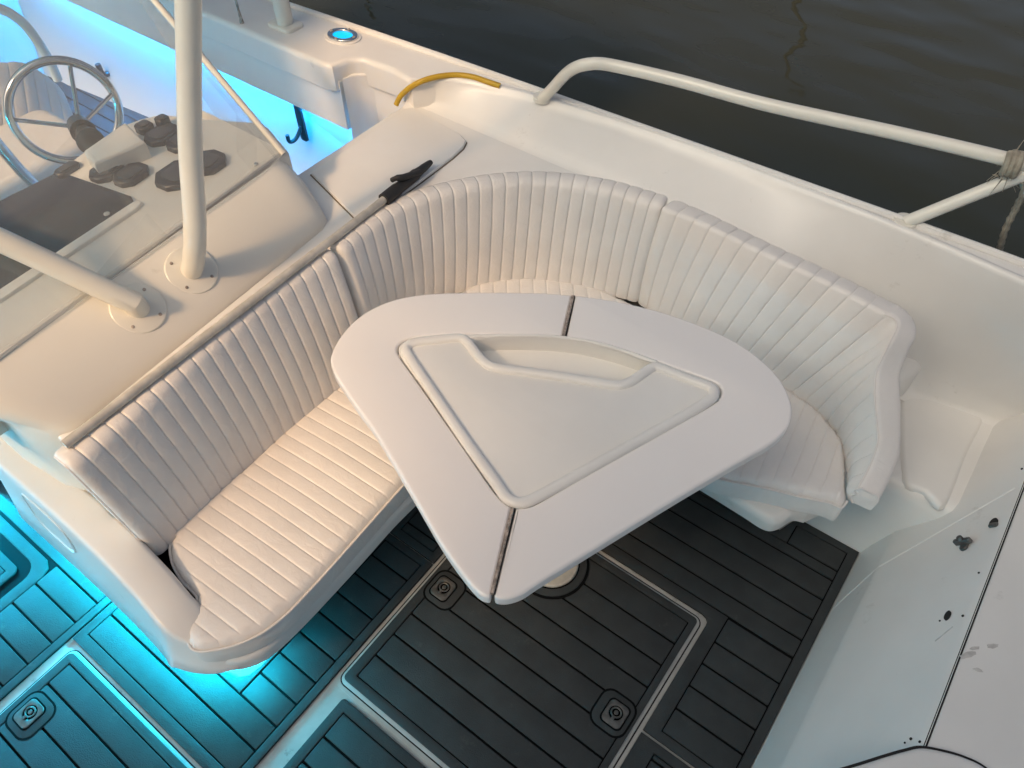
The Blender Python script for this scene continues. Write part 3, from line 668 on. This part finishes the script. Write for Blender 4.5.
# hinges
def piano(a, c):
    a, c = Vector(a), Vector(c); d = (c - a); n = int(d.length / 0.009); b = BM(); d.normalize(); s = Vector((-d.y, d.x, 0))
    for k in range(n):
        p, q = a.lerp(c, (k + 0.06) / n), a.lerp(c, (k + 0.94) / n)
        tube(b, [p, q], 0.0021, 8)
    for w_ in (-1,):
        pa, pb = a + s * 0.0036 * w_, c + s * 0.0036 * w_
        slab(b, [(pa - s * .0016)[:2], (pb - s * .0016)[:2], (pb + s * .0022)[:2], (pa + s * .0022)[:2]], ZT - 0.004, ZT + 0.0012, mi=0)
    slab(b, [(a + s * .0024)[:2], (c + s * .0024)[:2], (c + s * .0040)[:2], (a + s * .0040)[:2]], ZT - 0.022, ZT + 0.0011, mi=1)
    link('hinge', b, ['hinge', 'dark'], tbl)
piano(TT(519, 73), TT(500, 155)); piano(TT(396, 508), TT(354, 684))
# tray
tray_out = offset(t2(trayo_r) + t2(trayo_l), 0.0)
to = t2(trayo_r)[:-1] + t2(trayo_l)[:-1]
if area2(to) < 0: to = to[::-1]
tray = bpy.data.objects.new('tray', None); C.objects.link(tray); tray.location = (-0.55, 0.95, ZT); tray.parent = tbl; tray.matrix_parent_inverse = Matrix.Translation(-tbl.location)
def tpart(n, b, m, sm=45):
    o = link(n, b, m, None, sm); o.parent = tray; o.matrix_parent_inverse = Matrix.Translation(-Vector((-0.55, 0.95, ZT))); return o
rimp = spline([TT(*p) for p in ((405, 497), (425, 494), (455, 480), (560, 422), (700, 344), (790, 292), (806, 276), (802, 262), (780, 253), (730, 234), (700, 222), (682, 220), (662, 232), (635, 250), (610, 257), (580, 253), (500, 240), (420, 229), (365, 222), (340, 212), (320, 192), (302, 168), (285, 160), (240, 163), (195, 169), (178, 178), (180, 194), (215, 247), (300, 372), (360, 455), (382, 486))], 4, True)
rim_in = t2(rimp)
pocket = spline([TT(*p) for p in ((318, 162), (400, 159), (500, 163), (590, 180), (680, 210), (700, 222), (682, 220), (662, 232), (635, 250), (610, 257), (580, 253), (500, 240), (420, 229), (365, 222), (340, 212), (325, 195), (310, 175))], 3, True)
b = BM(); slab(b, offset(to, 0.0035), ZT - 0.06, ZT - 0.001, holes=[t2(pocket)], bev=0.003, bottom=True); tpart('tray_panel', b, 'tray')
pk2 = t2(pocket); pk2 = pk2 if area2(pk2) > 0 else pk2[::-1]
b = BM(); slab(b, offset(pk2, -0.004), ZT - 0.065, ZT - 0.044); tpart('pocket_floor', b, 'tray')
# raised half-round rim: wide flat bead
b = BM(); P = resample(rimp, 260, True); rws = []
for i, p in enumerate(P):
    tg = (P[(i + 1) % 260] - P[i - 1]).normalized(); s = Vector((-tg.y, tg.x, 0)); row = []
    for k in range(9):
        a = math.pi * k / 8; row.append(Vector((p.x, p.y, ZT - 0.002)) + s * 0.0125 * math.cos(a) + Vector((0, 0, 0.0115 * math.sin(a) ** 0.8)))
    rws.append(row)
rws.append(rws[0]); grid(b, rws); bmesh.ops.remove_doubles(b, verts=b.verts, dist=1e-5); tpart('raised_rim', b, 'tray', 60)
b = BM(); P = resample(spline([TT(*p) for p in ((300, 158), (400, 155.5), (500, 160), (590, 177), (690, 211))], 8), 60)
tube(b, [Vector((p.x, p.y, ZT + 0.000)) for p in P], 0.0055, 8); tpart('pocket_lip', b, 'tray')
# pedestal
pc = (-0.51, 0.86)
b = BM(); slab(b, circle(*pc, 0.105, 40), 0.010, 0.0175, mi=1); slab(b, circle(*pc, 0.098, 40), 0.010, 0.021, bev=0.003, mi=0); slab(b, circle(*pc, 0.078, 40), 0.012, 0.0222, mi=1); slab(b, circle(*pc, 0.074, 40), 0.012, 0.030, bev=0.006, mi=2)
link('pedestal_base', b, ['eva', 'groove', 'alu'], tbl)
b = BM(); tube(b, [Vector((*pc, 0.02)), Vector((*pc, ZT - 0.05))], 0.036, 24); link('pedestal_post', b, 'alu', tbl)

# ------------------------------------------------------------------ console with windshield
con = thing('helm_console', 'white helm console with dash, gauges and tinted windshield', 'console', (-1.6, 0.6, 0))
ZSM = 0.785
base_l = [at(-60, 500, ZSH + 0.004), at(0, 459, ZSH + 0.004), at(18, 472, ZSH + 0.004), at(60, 450, ZSH + 0.004)]
bl = Vector((-1.338, 0.16, ZSH)); br = at(338, 216, ZSH + 0.004)
sl = at(0, 362, ZSM); sr = at(291, 156, ZSM)
dirs = (sr - sl).normalized()
sl0 = sl - dirs * 0.16
# front body: cross-sections along y, rounded at both ends
b = BM(); rws = []
Nn = 30
for i in range(Nn + 1):
    t_ = i / Nn
    f = bl.lerp(br, t_); s = sl0.lerp(sr, t_)
    e0 = max(0, 1 - t_ / 0.10); e1 = max(0, 1 - (1 - t_) / 0.08)          # end rounding
    back = 0.10 * (1 - math.sqrt(max(0, 1 - e0 ** 2))) + 0.07 * (1 - math.sqrt(max(0, 1 - e1 ** 2)))
    drop = 0.5 * back
    f2 = f + Vector((-back, 0, 0)); s2 = s + Vector((-back * 0.8, 0, -drop * 0.35))
    row = [Vector((f2.x - 0.01, f2.y, 0.40)), Vector((f2.x - 0.004, f2.y, 0.60)), f2 + Vector((0, 0, 0.0)), f2 + Vector((-0.006, 0, 0.014))]
    for k in range(1, 7): row.append((f2 + Vector((-0.006, 0, 0.014))).lerp(s2, k / 6) + Vector((0.006, 0, 0.006)) * math.sin(math.pi * k / 6))
    row.append(s2 + Vector((-0.008, 0, 0.004)))
    rws.append(row)
V = grid(b, rws)
# close both ends and carry the body aft
for row, sgn in ((rws[0], -1), (rws[-1], 1)):
    far = [Vector((-2.05, p.y + 0.0 + sgn * 0.01, p.z)) for p in row]
    grid(b, [row, [p.lerp(q, 0.25) + Vector((0, sgn * 0.015, 0)) for p, q in zip(row, far)], far])
bmesh.ops.remove_doubles(b, verts=b.verts, dist=1e-5)
link('console_body', b, 'gelc', con, 60)
# moulded ledge / seam under the windshield
b = BM(); tube(b, [sl0 + Vector((-0.006, 0, 0.006)), sr + Vector((-0.03, -0.012, 0.004))], 0.008, 8); link('windshield_seam', b, 'gelc', con)
# dash top
ZD = 0.79
dl = [at(*p, ZD) for p in ((-70, 395), (0, 352), (288, 150), (268, 126), (255, 121), (206, 118), (160, 113), (140, 118), (118, 126), (83, 151), (53, 173))] 
dl = [(p.x, p.y) for p in dl] + [(-2.02, 0.16), (-1.5, 0.12)]
b = BM(); slab(b, dl, 0.60, ZD, bev=0.012, segs=4, bottom=True); link('dash_top', b, 'gelc', con)
b = BM(); slab(b, [at(0, 297, ZD)[:2], at(136, 206, ZD)[:2], at(132, 198, ZD)[:2], at(60, 173, ZD)[:2], (-2.00, 0.40), (-2.0, 0.18), (-1.68, 0.18)], ZD - 0.01, ZD + 0.006, bev=0.002); link('dash_panel', b, 'screen', con)
b = BM(); slab(b, [at(*p, ZD)[:2] for p in ((0, 304), (138, 211), (144, 205), (138, 202), (0, 293))], ZD - 0.01, ZD + 0.010, bev=0.004); link('panel_trim', b, 'gelc', con)
b = BM(); slab(b, circle(*at(108, 216, ZD)[:2], 0.008, 14), ZD, ZD + 0.009, bev=0.002); link('panel_button', b, 'alu', con)
b = BM(); slab(b, [at(*p, 0.84)[:2] for p in ((83, 150), (94, 163), (145, 141), (125, 121))], ZD - 0.02, 0.84, bev=0.010, segs=4); link('dash_pod', b, 'gelc', con)
def gauge(px, py, wx, wy, rot=0.0, octa=True, h=0.016):
    p = at(px, py, ZD + h); b = BM()
    L = rrect(-wx, wx, -wy, wy, min(wx, wy) * 0.6, 1 if octa else 6)
    slab(b, L, -h, 0.0, bev=0.003, segs=1, mi=0); slab(b, rrect(-wx * .66, wx * .66, -wy * .62, wy * .62, min(wx, wy) * 0.4, 6), -0.002, 0.0025, bev=0.001, mi=1)
    place(b, Matrix.Translation(p) @ Matrix.Rotation(rot, 4, 'Z')); link('gauge', b, ['black', 'gauge'], con)
for g in ((106, 168, .034, .047, .15), (130, 172, .034, .047, .15), (161, 132, .036, .050, .1), (182, 139, .036, .045, .1), (178, 172, .050, .062, .1), (206, 160, .045, .050, .1)): gauge(*g)
gauge(136, 152, .018, .032, .15, False, .01); gauge(66, 167, .018, .034, .1, True, .012); gauge(143, 124, .022, .022, 0, False, .02); gauge(161, 117, .016, .018, 0, False, .03)
b = BM(); slab(b, circle(*at(257, 167, ZD)[:2], 0.006, 10), ZD, ZD + 0.012, bev=0.002); link('snap_stud', b, 'steel', con)
b = BM(); slab(b, circle(*at(84, 292, ZSM)[:2], 0.006, 10), ZD, ZD + 0.006, bev=0.002); link('snap_stud', b, 'steel', con)
# windshield: front pane bent round at the port corner
top_r = Vector((-1.905, 1.068, 1.115)); hgt = 0.42; u_f = (top_r - sr) / (top_r.z - sr.z)
bot = [sl0 - dirs * 0.2, sl0, sl0.lerp(sr, .3), sl0.lerp(sr, .6), sl0.lerp(sr, .88)]
for k in range(7):
    a = math.radians(90 * k / 6); R_ = 0.045; bot.append(sr + Vector((-R_ + R_ * math.cos(a), -R_ + R_ * math.sin(a), 0)) + Vector((-0.004, 0, 0)))
bot += [bot[-1] + Vector((-0.12, 0.0, 0)), bot[-1] + Vector((-0.26, 0.0, 0.0))]
bot = [p + Vector((0, 0, 0.006)) for p in bot]
b = BM(); rws = []
for i, p in enumerate(bot):
    fx = u_f.copy() 
    if i >= 12: fx = u_f + Vector((0.28 * (i - 11), 0, 0))
    rws.append([p + fx * hgt * k / 8 for k in range(9)])
V = grid(b, rws); r = bmesh.ops.solidify(b, geom=b.faces[:], thickness=0.005)
link('windshield', b, 'glass', con, 60)
b = BM(); k_ = 8; tube(b, [p + Vector((0.0, 0.0, 0)) for p in [sr + Vector((-0.016, -0.010, 0.006)) + u_f * hgt * q / 8 for q in range(9)]], 0.009, 10); link('windshield_edge', b, 'paint', con)  # white tube imitating the bright highlight along the pane's bend
# steering wheel
wc = at_x(66, 112, -2.28); hub = at_x(80, 127, -2.14); wn = Vector((1, -0.32, 0.20)).normalized()
whl = bpy.data.objects.new('steering_wheel', None); C.objects.link(whl); whl.location = wc; whl.parent = con; whl.matrix_parent_inverse = Matrix.Translation(-con.location)
def wpart(n, b, m):
    o = link(n, b, m, None); o.parent = whl; o.matrix_parent_inverse = Matrix.Translation(-wc); return o
fm = frame(wc, wn, (0, 1, 0)); RW = 0.143
b = BM(); tube(b, [fm @ Vector((RW * math.cos(a), RW * math.sin(a), 0)) for a in [2 * math.pi * k / 48 for k in range(48)]], 0.0125, 12, closed=True); wpart('rim', b, 'steel')
b = BM()
for px, py in ((16, 120), (113, 93), (70, 66)):
    e = at_x(px, py, -2.2); d = ray(px, py).normalized(); tt = (wc - Vector((0, 0, CAMZ))).dot(wn) / d.dot(wn); e = Vector((0, 0, CAMZ)) + d * tt
    tube(b, [hub, e], 0.006, 8)
wpart('spokes', b, 'steel')
b = BM(); tube(b, [hub - wn * 0.02, hub + wn * 0.05], [0.030, 0.034], 20); wpart('hub', b, 'black')
b = BM(); tube(b, [hub + wn * 0.05, hub + wn * 0.14], [0.02, 0.036], 20); link('wheel_shaft', b, 'black', con)

# stanchions of the hardtop
nf = Vector((ZSM - ZSH, 0, bl.x - (sl.x + sr.x) / 2 - 0.03)).normalized()
def stanchion(label, px, py, pts, r):
    # foot on the sloping console front
    lo_, hi_ = ZSH, ZSM
    for _ in range(40):
        m_ = (lo_ + hi_) / 2; p = at(px, py, m_); k = (m_ - ZSH) / (ZSM - ZSH)
        fx = (bl.x + (br.x - bl.x) * (p.y - bl.y) / (br.y - bl.y)) * (1 - k) + (sl.x + (sr.x - sl.x) * (p.y - sl.y) / (sr.y - sl.y)) * k
        if p.x < fx: lo_ = m_
        else: hi_ = m_
    p = at(px, py, lo_) + nf * 0.007
    t = thing('hardtop_stanchion', label, 'stanchion', p, 'hardtop stanchions on the console')
    b = BM(); slab(b, circle(0, 0, 0.061, 40), -0.02, 0.008, bev=0.004); place(b, frame(p, nf, (0, 1, 0))); fo_ = link('base_flange', b, 'paint', t)
    m = frame(p, nf, (0, 1, 0)); b = BM()
    b.free()
    for k in range(4):
        a = math.radians(35 + 90 * k); q = BM(); slab(q, circle(0.047 * math.cos(a), 0.047 * math.sin(a), 0.0042, 10), 0.007, 0.0092, bev=0.001); place(q, m)
        link('screw', q, 'hinge', t)
    P = [p, p + nf * 0.03] + pts
    b = BM(); tube(b, resample(spline(P, 8), 40), r, 20); link('tube', b, 'paint', t)
    return t
o2 = ray(188, 0).normalized() * 1.83 + Vector((0, 0, CAMZ)); m2 = ray(190, 140).normalized() * 1.90 + Vector((0, 0, CAMZ)); n2 = ray(195, 225).normalized() * 1.95 + Vector((0, 0, CAMZ))
stanchion('upright white hardtop stanchion rising from the console front', 191, 272, [n2, m2, o2, o2 + (o2 - m2) * 1.4, Vector((-2.3, 1.1, 2.16))], 0.0255)
b = BM(); slab(b, rrect(-4.4, -2.25, -0.5, 1.6, 0.25), 2.15, 2.21, bev=0.025, bottom=True)  # roof out of view, outline sized to shade the aft liner
tag(link('hardtop', b, 'gelc'), 'unseen white hardtop roof on the stanchions, sized to shade the aft side', 'roof')
o1 = ray(0, 240).normalized() * 1.96 + Vector((0, 0, CAMZ)); m1 = ray(112, 293).normalized() * 1.955 + Vector((0, 0, CAMZ)); m0 = ray(60, 268).normalized() * 1.955 + Vector((0, 0, CAMZ))
stanchion('white hardtop stanchion slanting away aft over the black dash panel', 138, 310, [m1, m0, o1, o1 + (o1 - m1) * 1.0, Vector((-2.25, 0.12, 1.7)), Vector((-2.35, 0.1, 2.16))], 0.0255)

# ------------------------------------------------------------------ helm seat behind the wheel
hs = thing('helm_chair', 'ribbed white helm seat seen through the windshield', 'seat', (-2.9, 0.8, 0))
XS = -2.85
top = [at_x(-70, 62, XS - 0.06), at_x(0, 60, XS - 0.06), at_x(24, 60, XS - 0.06), at_x(46, 72, XS - 0.05), at_x(62, 86, XS - 0.04)]
btm = [at_x(-60, 215, XS + 0.12), at_x(0, 182, XS + 0.12), at_x(35, 165, XS + 0.12), at_x(60, 155, XS + 0.11), at_x(83, 143, XS + 0.10)]
tmp = backrest('ribbed helm seat back', btm, top, 11, 0.09, -1, (0, 0, 0))
for ch in list(tmp.children):
    ch.parent = hs; ch.matrix_parent_inverse = Matrix.Translation(-hs.location); ch.name = 'backrest' if ch.name.startswith('cushion') else 'piping'
bpy.data.objects.remove(tmp)
b = BM(); box(b, -2.78, -2.45, 0.30, 1.0, 0.46, 0.56, 0.03, 0.06); link('seat_cushion', b, 'vinyl', hs)
b = BM(); box(b, -2.85, -2.5, 0.35, 0.95, 0.0, 0.46, 0.02, 0.04); link('seat_box', b, 'gel', hs)
b = BM(); tube(b, resample(spline([at_x(*p, -3.02) for p in ((-40, 0), (-10, 6), (8, 12), (24, 24), (38, 42), (50, 62), (58, 80))], 6), 50), 0.017, 12); link('seat_rail', b, 'paint', hs)
b = BM(); tube(b, [at_x(*p, -2.3) for p in ((-20, 122), (0, 147), (20, 170), (37, 187))], 0.016, 12); link('grab_rail', b, 'steel', hs)

# ------------------------------------------------------------------ pole brush, hose, rails, rope
t = thing('boat_hook', 'telescopic aluminium boat hook with black grip lying along the shelf', 'boat hook', (-1.4, 0.8, ZSH))
ZP = ZSH + 0.030
a, c = at(64, 445, ZP), at(385, 199, ZP); e = at(431, 162, ZP)
b = BM(); tube(b, [a, c], 0.0108, 16); link('shaft', b, 'alu', t)
b = BM(); tube(b, resample([c - (c - a).normalized() * 0.005, c.lerp(e, .3), c.lerp(e, .32), c.lerp(e, .85), e], 24), [0.0185] * 7 + [0.0165] * 9 + [0.014, 0.013, 0.012, 0.012, 0.011, 0.010, 0.009, 0.007], 14); link('grip', b, 'rubber', t)
g0, g1, g2, g3 = at(392, 180, ZP + 0.02), at(397, 178, ZP + 0.03), at(404, 177, ZP + 0.025), at(420, 172, ZP + 0.008)
b = BM(); tube(b, resample(spline([g0, g1, g2, g3], 6), 16), [0.007] * 3 + [0.009] * 8 + [0.008] * 5, 10); link('hook_tip', b, 'rubber', t)
b = BM(); hp = [at(x, y, ZG + 0.012 - 0.10 * k) for (x, y, k) in ((396, 105, 1.0), (400, 97, .75), (408, 89, .4), (420, 82, .1), (436, 77, 0), (455, 75, 0), (473, 77, 0), (488, 82, 0), (500, 86, 0.05))]
tube(b, resample(spline(hp, 6), 60), 0.0085, 10); tag(link('yellow_hose', b, 'yellow'), 'yellow hose arched over the rounded end of the coaming', 'hose')
rail = thing('grab_rail', 'white tubular grab rail above the gunwale, over the water', 'rail', (-0.5, 1.85, ZG))
ZR = 0.95
rp = [at(542, 99, ZG + 0.005), at(552, 89, 0.80), at(566, 74, 0.88), at(577, 67, 0.925), at(590, 64, ZR), at(610, 65, ZR), at(680, 81, ZR), at(768, 105, ZR), at(900, 134, ZR), at(1010, 160, ZR), at(1100, 184, ZR), at(1300, 240, ZR)]
b = BM(); tube(b, resample(spline(rp, 8), 90), 0.0165, 16); link('top_tube', b, 'paint', rail)
b = BM(); tube(b, [at(906, 222, ZG + 0.004), at(1040, 168, ZR - 0.002)], 0.0165, 16); link('brace', b, 'paint', rail)
b = BM(); slab(b, circle(*at(543, 98, ZG)[:2], 0.030, 24), ZG - 0.004, ZG + 0.008, bev=0.003); link('foot_plate', b, 'paint', rail)
b = BM(); slab(b, circle(*at(905, 222, ZG)[:2], 0.030, 24), ZG - 0.004, ZG + 0.008, bev=0.003); link('foot_plate', b, 'paint', rail)
rope = thing('mooring_rope', 'frayed pale rope knotted round the rail and hanging outboard', 'rope', at(1014, 165, ZR))
b = BM(); cc = at(1013, 164, ZR); ax_ = (at(1100, 184, ZR) - at(900, 134, ZR)).normalized(); fmx = frame(cc, ax_, (0, 0, 1))
pts = [fmx @ Vector((0.024 * math.cos(a), 0.024 * math.sin(a), -0.016 + 0.011 * a / 6.28)) for a in [0.35 * k for k in range(54)]]
tube(b, pts, 0.0085, 8)
for k in range(26):
    d = Vector((random.uniform(-1, 1), random.uniform(-1, 1), random.uniform(-1, 1))).normalized(); s_ = cc + Vector((random.uniform(-.01, .02), 0, random.uniform(-.05, .03)))
    tube(b, [s_ + d * .012, s_ + d * 0.028 + Vector((0, 0, -.004)), s_ + d * random.uniform(.035, .05) + Vector((0, 0, -.014))], [0.0016, .001, .0006], 5)
link('knot', b, 'rope', rope)
b = BM(); r0 = at(1019, 172, ZR - 0.03)
pts = [r0, at(1024, 190, 0.88), at(1016, 208, 0.82), at(1006, 228, 0.76), at(1000, 248, 0.68), at(996, 262, 0.60) + Vector((0, 0.03, 0))]
tube(b, resample(spline(pts, 6), 40), [0.008 + 0.0012 * math.sin(k * 2.2) for k in range(40)], 8); link('hanging_end', b, 'rope', rope)


# ------------------------------------------------------------------ aft gunwale fittings
t = thing('rod_holder', 'oval stainless rod holder in the gunwale, blue glow painted inside', 'rod holder', at(343, 37, ZG))
p = at(343, 37, ZG); fmx = frame(p + Vector((0, 0, 0.001)), (0, 0, 1), (1, 0.12, 0))
el = lambda a_, b_, n=28: [(a_ * math.cos(2 * math.pi * k / n), b_ * math.sin(2 * math.pi * k / n)) for k in range(n)]
b = BM(); slab(b, el(0.066, 0.052), -0.01, 0.003, bev=0.002); place(b, fmx); link('gasket', b, 'gel', t)
b = BM(); slab(b, el(0.056, 0.042), -0.01, 0.010, bev=0.004, holes=[el(0.036, 0.027)]); place(b, fmx); link('rim_plate', b, 'steel', t)
b = BM(); slab(b, el(0.037, 0.028), -0.02, 0.0035); place(b, fmx); link('glow_disc', b, 'holder_glow', t)
for x, y in ((0.047, 0.0), (-0.047, 0.0), (0, 0.035), (0, -0.035)):
    b = BM(); slab(b, circle(x, y, 0.005, 8), 0.009, 0.0115); place(b, fmx); link('screw', b, 'hinge', t)
p = at(286, 26, ZG); t = thing('canopy_post', 'white upright post on the aft gunwale at the picture edge', 'post', p)
b = BM(); slab(b, rrect(-0.055, 0.055, -0.04, 0.04, 0.02), -0.005, 0.012, bev=0.005); place(b, Matrix.Translation(p)); link('foot_plate', b, 'paint', t)
b = BM(); tube(b, [p, p + Vector((0.01, 0.0, 0.9))], 0.028, 16); link('tube', b, 'paint', t)
p = at(242, 23, ZG); b = BM(); q = at(234, -6, ZG + 0.10)
tube(b, [p, p.lerp(q, .15), p.lerp(q, .5), q, q + (q - p) * 3], [0.008, 0.006, 0.004, 0.004, 0.004], 8); tag(link('line_tail', b, 'hinge'), 'thin dark line running up from the aft gunwale', 'line')
b = BM(); slab(b, [(-4.0, -1.435), (-1.3, -1.425), (-1.3, -1.41), (-4.0, -1.42)], 0.50, 0.512, bottom=True)
tag(link('led_strip', b, 'led_star'), 'blue light strip along the starboard side of the cockpit', 'light strip')
b = BM(); slab(b, [(-3.0, 0.045), (-2.05, 0.045), (-2.05, 0.06), (-3.0, 0.06)], 0.34, 0.352, bottom=True)
tag(link('led_strip', b, 'led_wash'), 'added unseen blue light strip by the console foot, washing the floor', 'light strip')
b = BM(); slab(b, [(-3.05, 0.0), (-2.0, 0.0), (-2.0, 0.11), (-3.05, 0.11)], 0.356, 0.372, bottom=True); slab(b, [(-3.05, 0.066), (-2.0, 0.066), (-2.0, 0.11), (-3.05, 0.11)], 0.02, 0.356, bottom=True); slab(b, [(-3.05, 0.0), (-2.0, 0.0), (-2.0, 0.006), (-3.05, 0.006)], 0.335, 0.356, bottom=True)
link('led_shield', b, 'gelc', con)  # added shield keeping the strip's light down on the floor
# hooks on the blue lit liner
def wall_hook(label, px, py, s):
    p = at_y(px, py, 1.705); t = thing('wall_hook', label, 'hook', p, 'hooks on the blue lit liner')
    b = BM(); slab(b, rrect(-0.022 * s, 0.022 * s, -0.10 * s, 0.10 * s, 0.01), 0, 0.012, bev=0.004); place(b, frame(p, (0, -1, 0), (1, 0, 0))); link('hook_plate', b, 'black', t)
    b = BM(); tube(b, resample(spline([p + Vector(v) * s for v in ((0, -0.01, -0.02), (-0.01, -0.05, -0.07), (-0.02, -0.085, -0.075), (-0.02, -0.09, -0.035))], 6), 16), 0.010 * s, 8); link('hook_arm', b, 'black', t)
wall_hook('black hook on blue lit liner near the locker shelf', 302, 122, 0.8)
wall_hook('long dark hook on blue lit liner behind the steering wheel', 119, 46, 1.3)
# starboard side of the hull, plain
b = BM(); slab(b, [(-4.3, -1.72), (2.4, -1.6), (2.4, -1.40), (-4.3, -1.45)], -0.5, ZG, bev=0.02, bottom=True)
tag(link('starboard_side', b, 'gel'), 'plain white starboard hull side across the cockpit', 'boat hull')

nb = thing('shade_cruiser', 'made-up white cabin cruiser out of view to starboard, added to shade the bow', 'shade blocker', (2.0, -5.0, -0.35))  # unseen boat, added to cast shade over the bow side
b = BM(); slab(b, [(-4.5, -6.4), (5.5, -6.3), (8.5, -5.1), (5.5, -3.8), (-4.5, -3.7)], -0.5, 1.3, bev=0.06, bottom=True); link('hull', b, 'hull', nb)
b = BM(); slab(b, [(4.6, 1.2), (5.0, 3.6), (4.2, 7.6), (-2.6, 7.6), (-2.35, 6.4), (-1.22, 5.55), (-1.15, 4.7), (-1.3, 4.52), (-4.4, 4.45), (-4.4, 1.2)], 4.2, 4.7, bev=0.06, segs=3, bottom=True)  # cabin outline shaped to set where its shadow edge falls
place(b, Matrix(((1, 0, 0, 0), (0, 0, -1, 0), (0, 1, 0, 0), (0, 0, 0, 1)))); link('cabin', b, 'hull', nb)
for k in range(3):
    b = BM(); slab(b, rrect(0.0 + 1.45 * k, 1.2 + 1.45 * k, -4.21, -4.18, 0.0), 2.2, 3.0, bev=0.004, bottom=True); link('window', b, 'screen', nb)

# ------------------------------------------------------------------ light
for px, py, L_, label in ((783, 82, 5.0, 'thin dark mooring mast standing in the water beyond the rail'), (372, 16, 7.0, 'thin dark mooring mast standing in the water beyond the aft gunwale')):
    p = at(px, py, -0.35); u = Vector((p.x, p.y, 0)).normalized(); hgt_ = L_ * (CAMZ + 0.35) / Vector((p.x, p.y, 0)).length
    q = p + u * L_; b = BM(); tube(b, [Vector((q.x, q.y, -0.8)), Vector((q.x, q.y, -0.35 + hgt_))], 0.032, 10)
    tube(b, resample(spline([Vector((q.x, q.y, -0.37 + hgt_)), Vector((q.x + 0.12, q.y - 0.1, -0.30 + hgt_)), Vector((q.x + 0.3, q.y - 0.2, -0.42 + hgt_))], 6), 12), 0.03, 8)
    tag(link('mooring_mast', b, 'pole'), label, 'mast')
trav = Vector((0.10, 0.72, -0.69)).normalized()
sd = bpy.data.lights.new('sun', 'SUN'); so = bpy.data.objects.new('sun', sd); C.objects.link(so)
so.rotation_euler = trav.to_track_quat('-Z', 'Y').to_euler(); sd.energy = 2.1; sd.angle = math.radians(6); sd.color = (1.0, 0.61, 0.31)
w = bpy.data.worlds.new('World'); sc.world = w; w.use_nodes = True
nt = w.node_tree; sky = nt.nodes.new('ShaderNodeTexSky'); sky.sky_type = 'NISHITA'; sky.sun_disc = False
sky.sun_elevation = math.asin(-trav.z); sky.sun_rotation = math.atan2(-trav.x, -trav.y); sky.dust_density = 7.0; sky.air_density = 0.55; sky.ozone_density = 0.8
mxs = nt.nodes.new('ShaderNodeMix'); mxs.data_type = 'RGBA'; mxs.blend_type = 'MULTIPLY'; mxs.inputs[0].default_value = 1.0; mxs.inputs[7].default_value = (1.0, 1.0, 0.91, 1)
nt.links.new(sky.outputs[0], mxs.inputs[6]); nt.links.new(mxs.outputs[2], nt.nodes['Background'].inputs[0]); nt.nodes['Background'].inputs[1].default_value = 0.138
sc.view_settings.view_transform = 'Standard'; sc.view_settings.look = 'None'; sc.view_settings.exposure = 0.30; sc.view_settings.gamma = 1.0
sc.cycles.use_denoising = True
sc.cycles.max_bounces = 8; sc.cycles.sample_clamp_indirect = 4.0
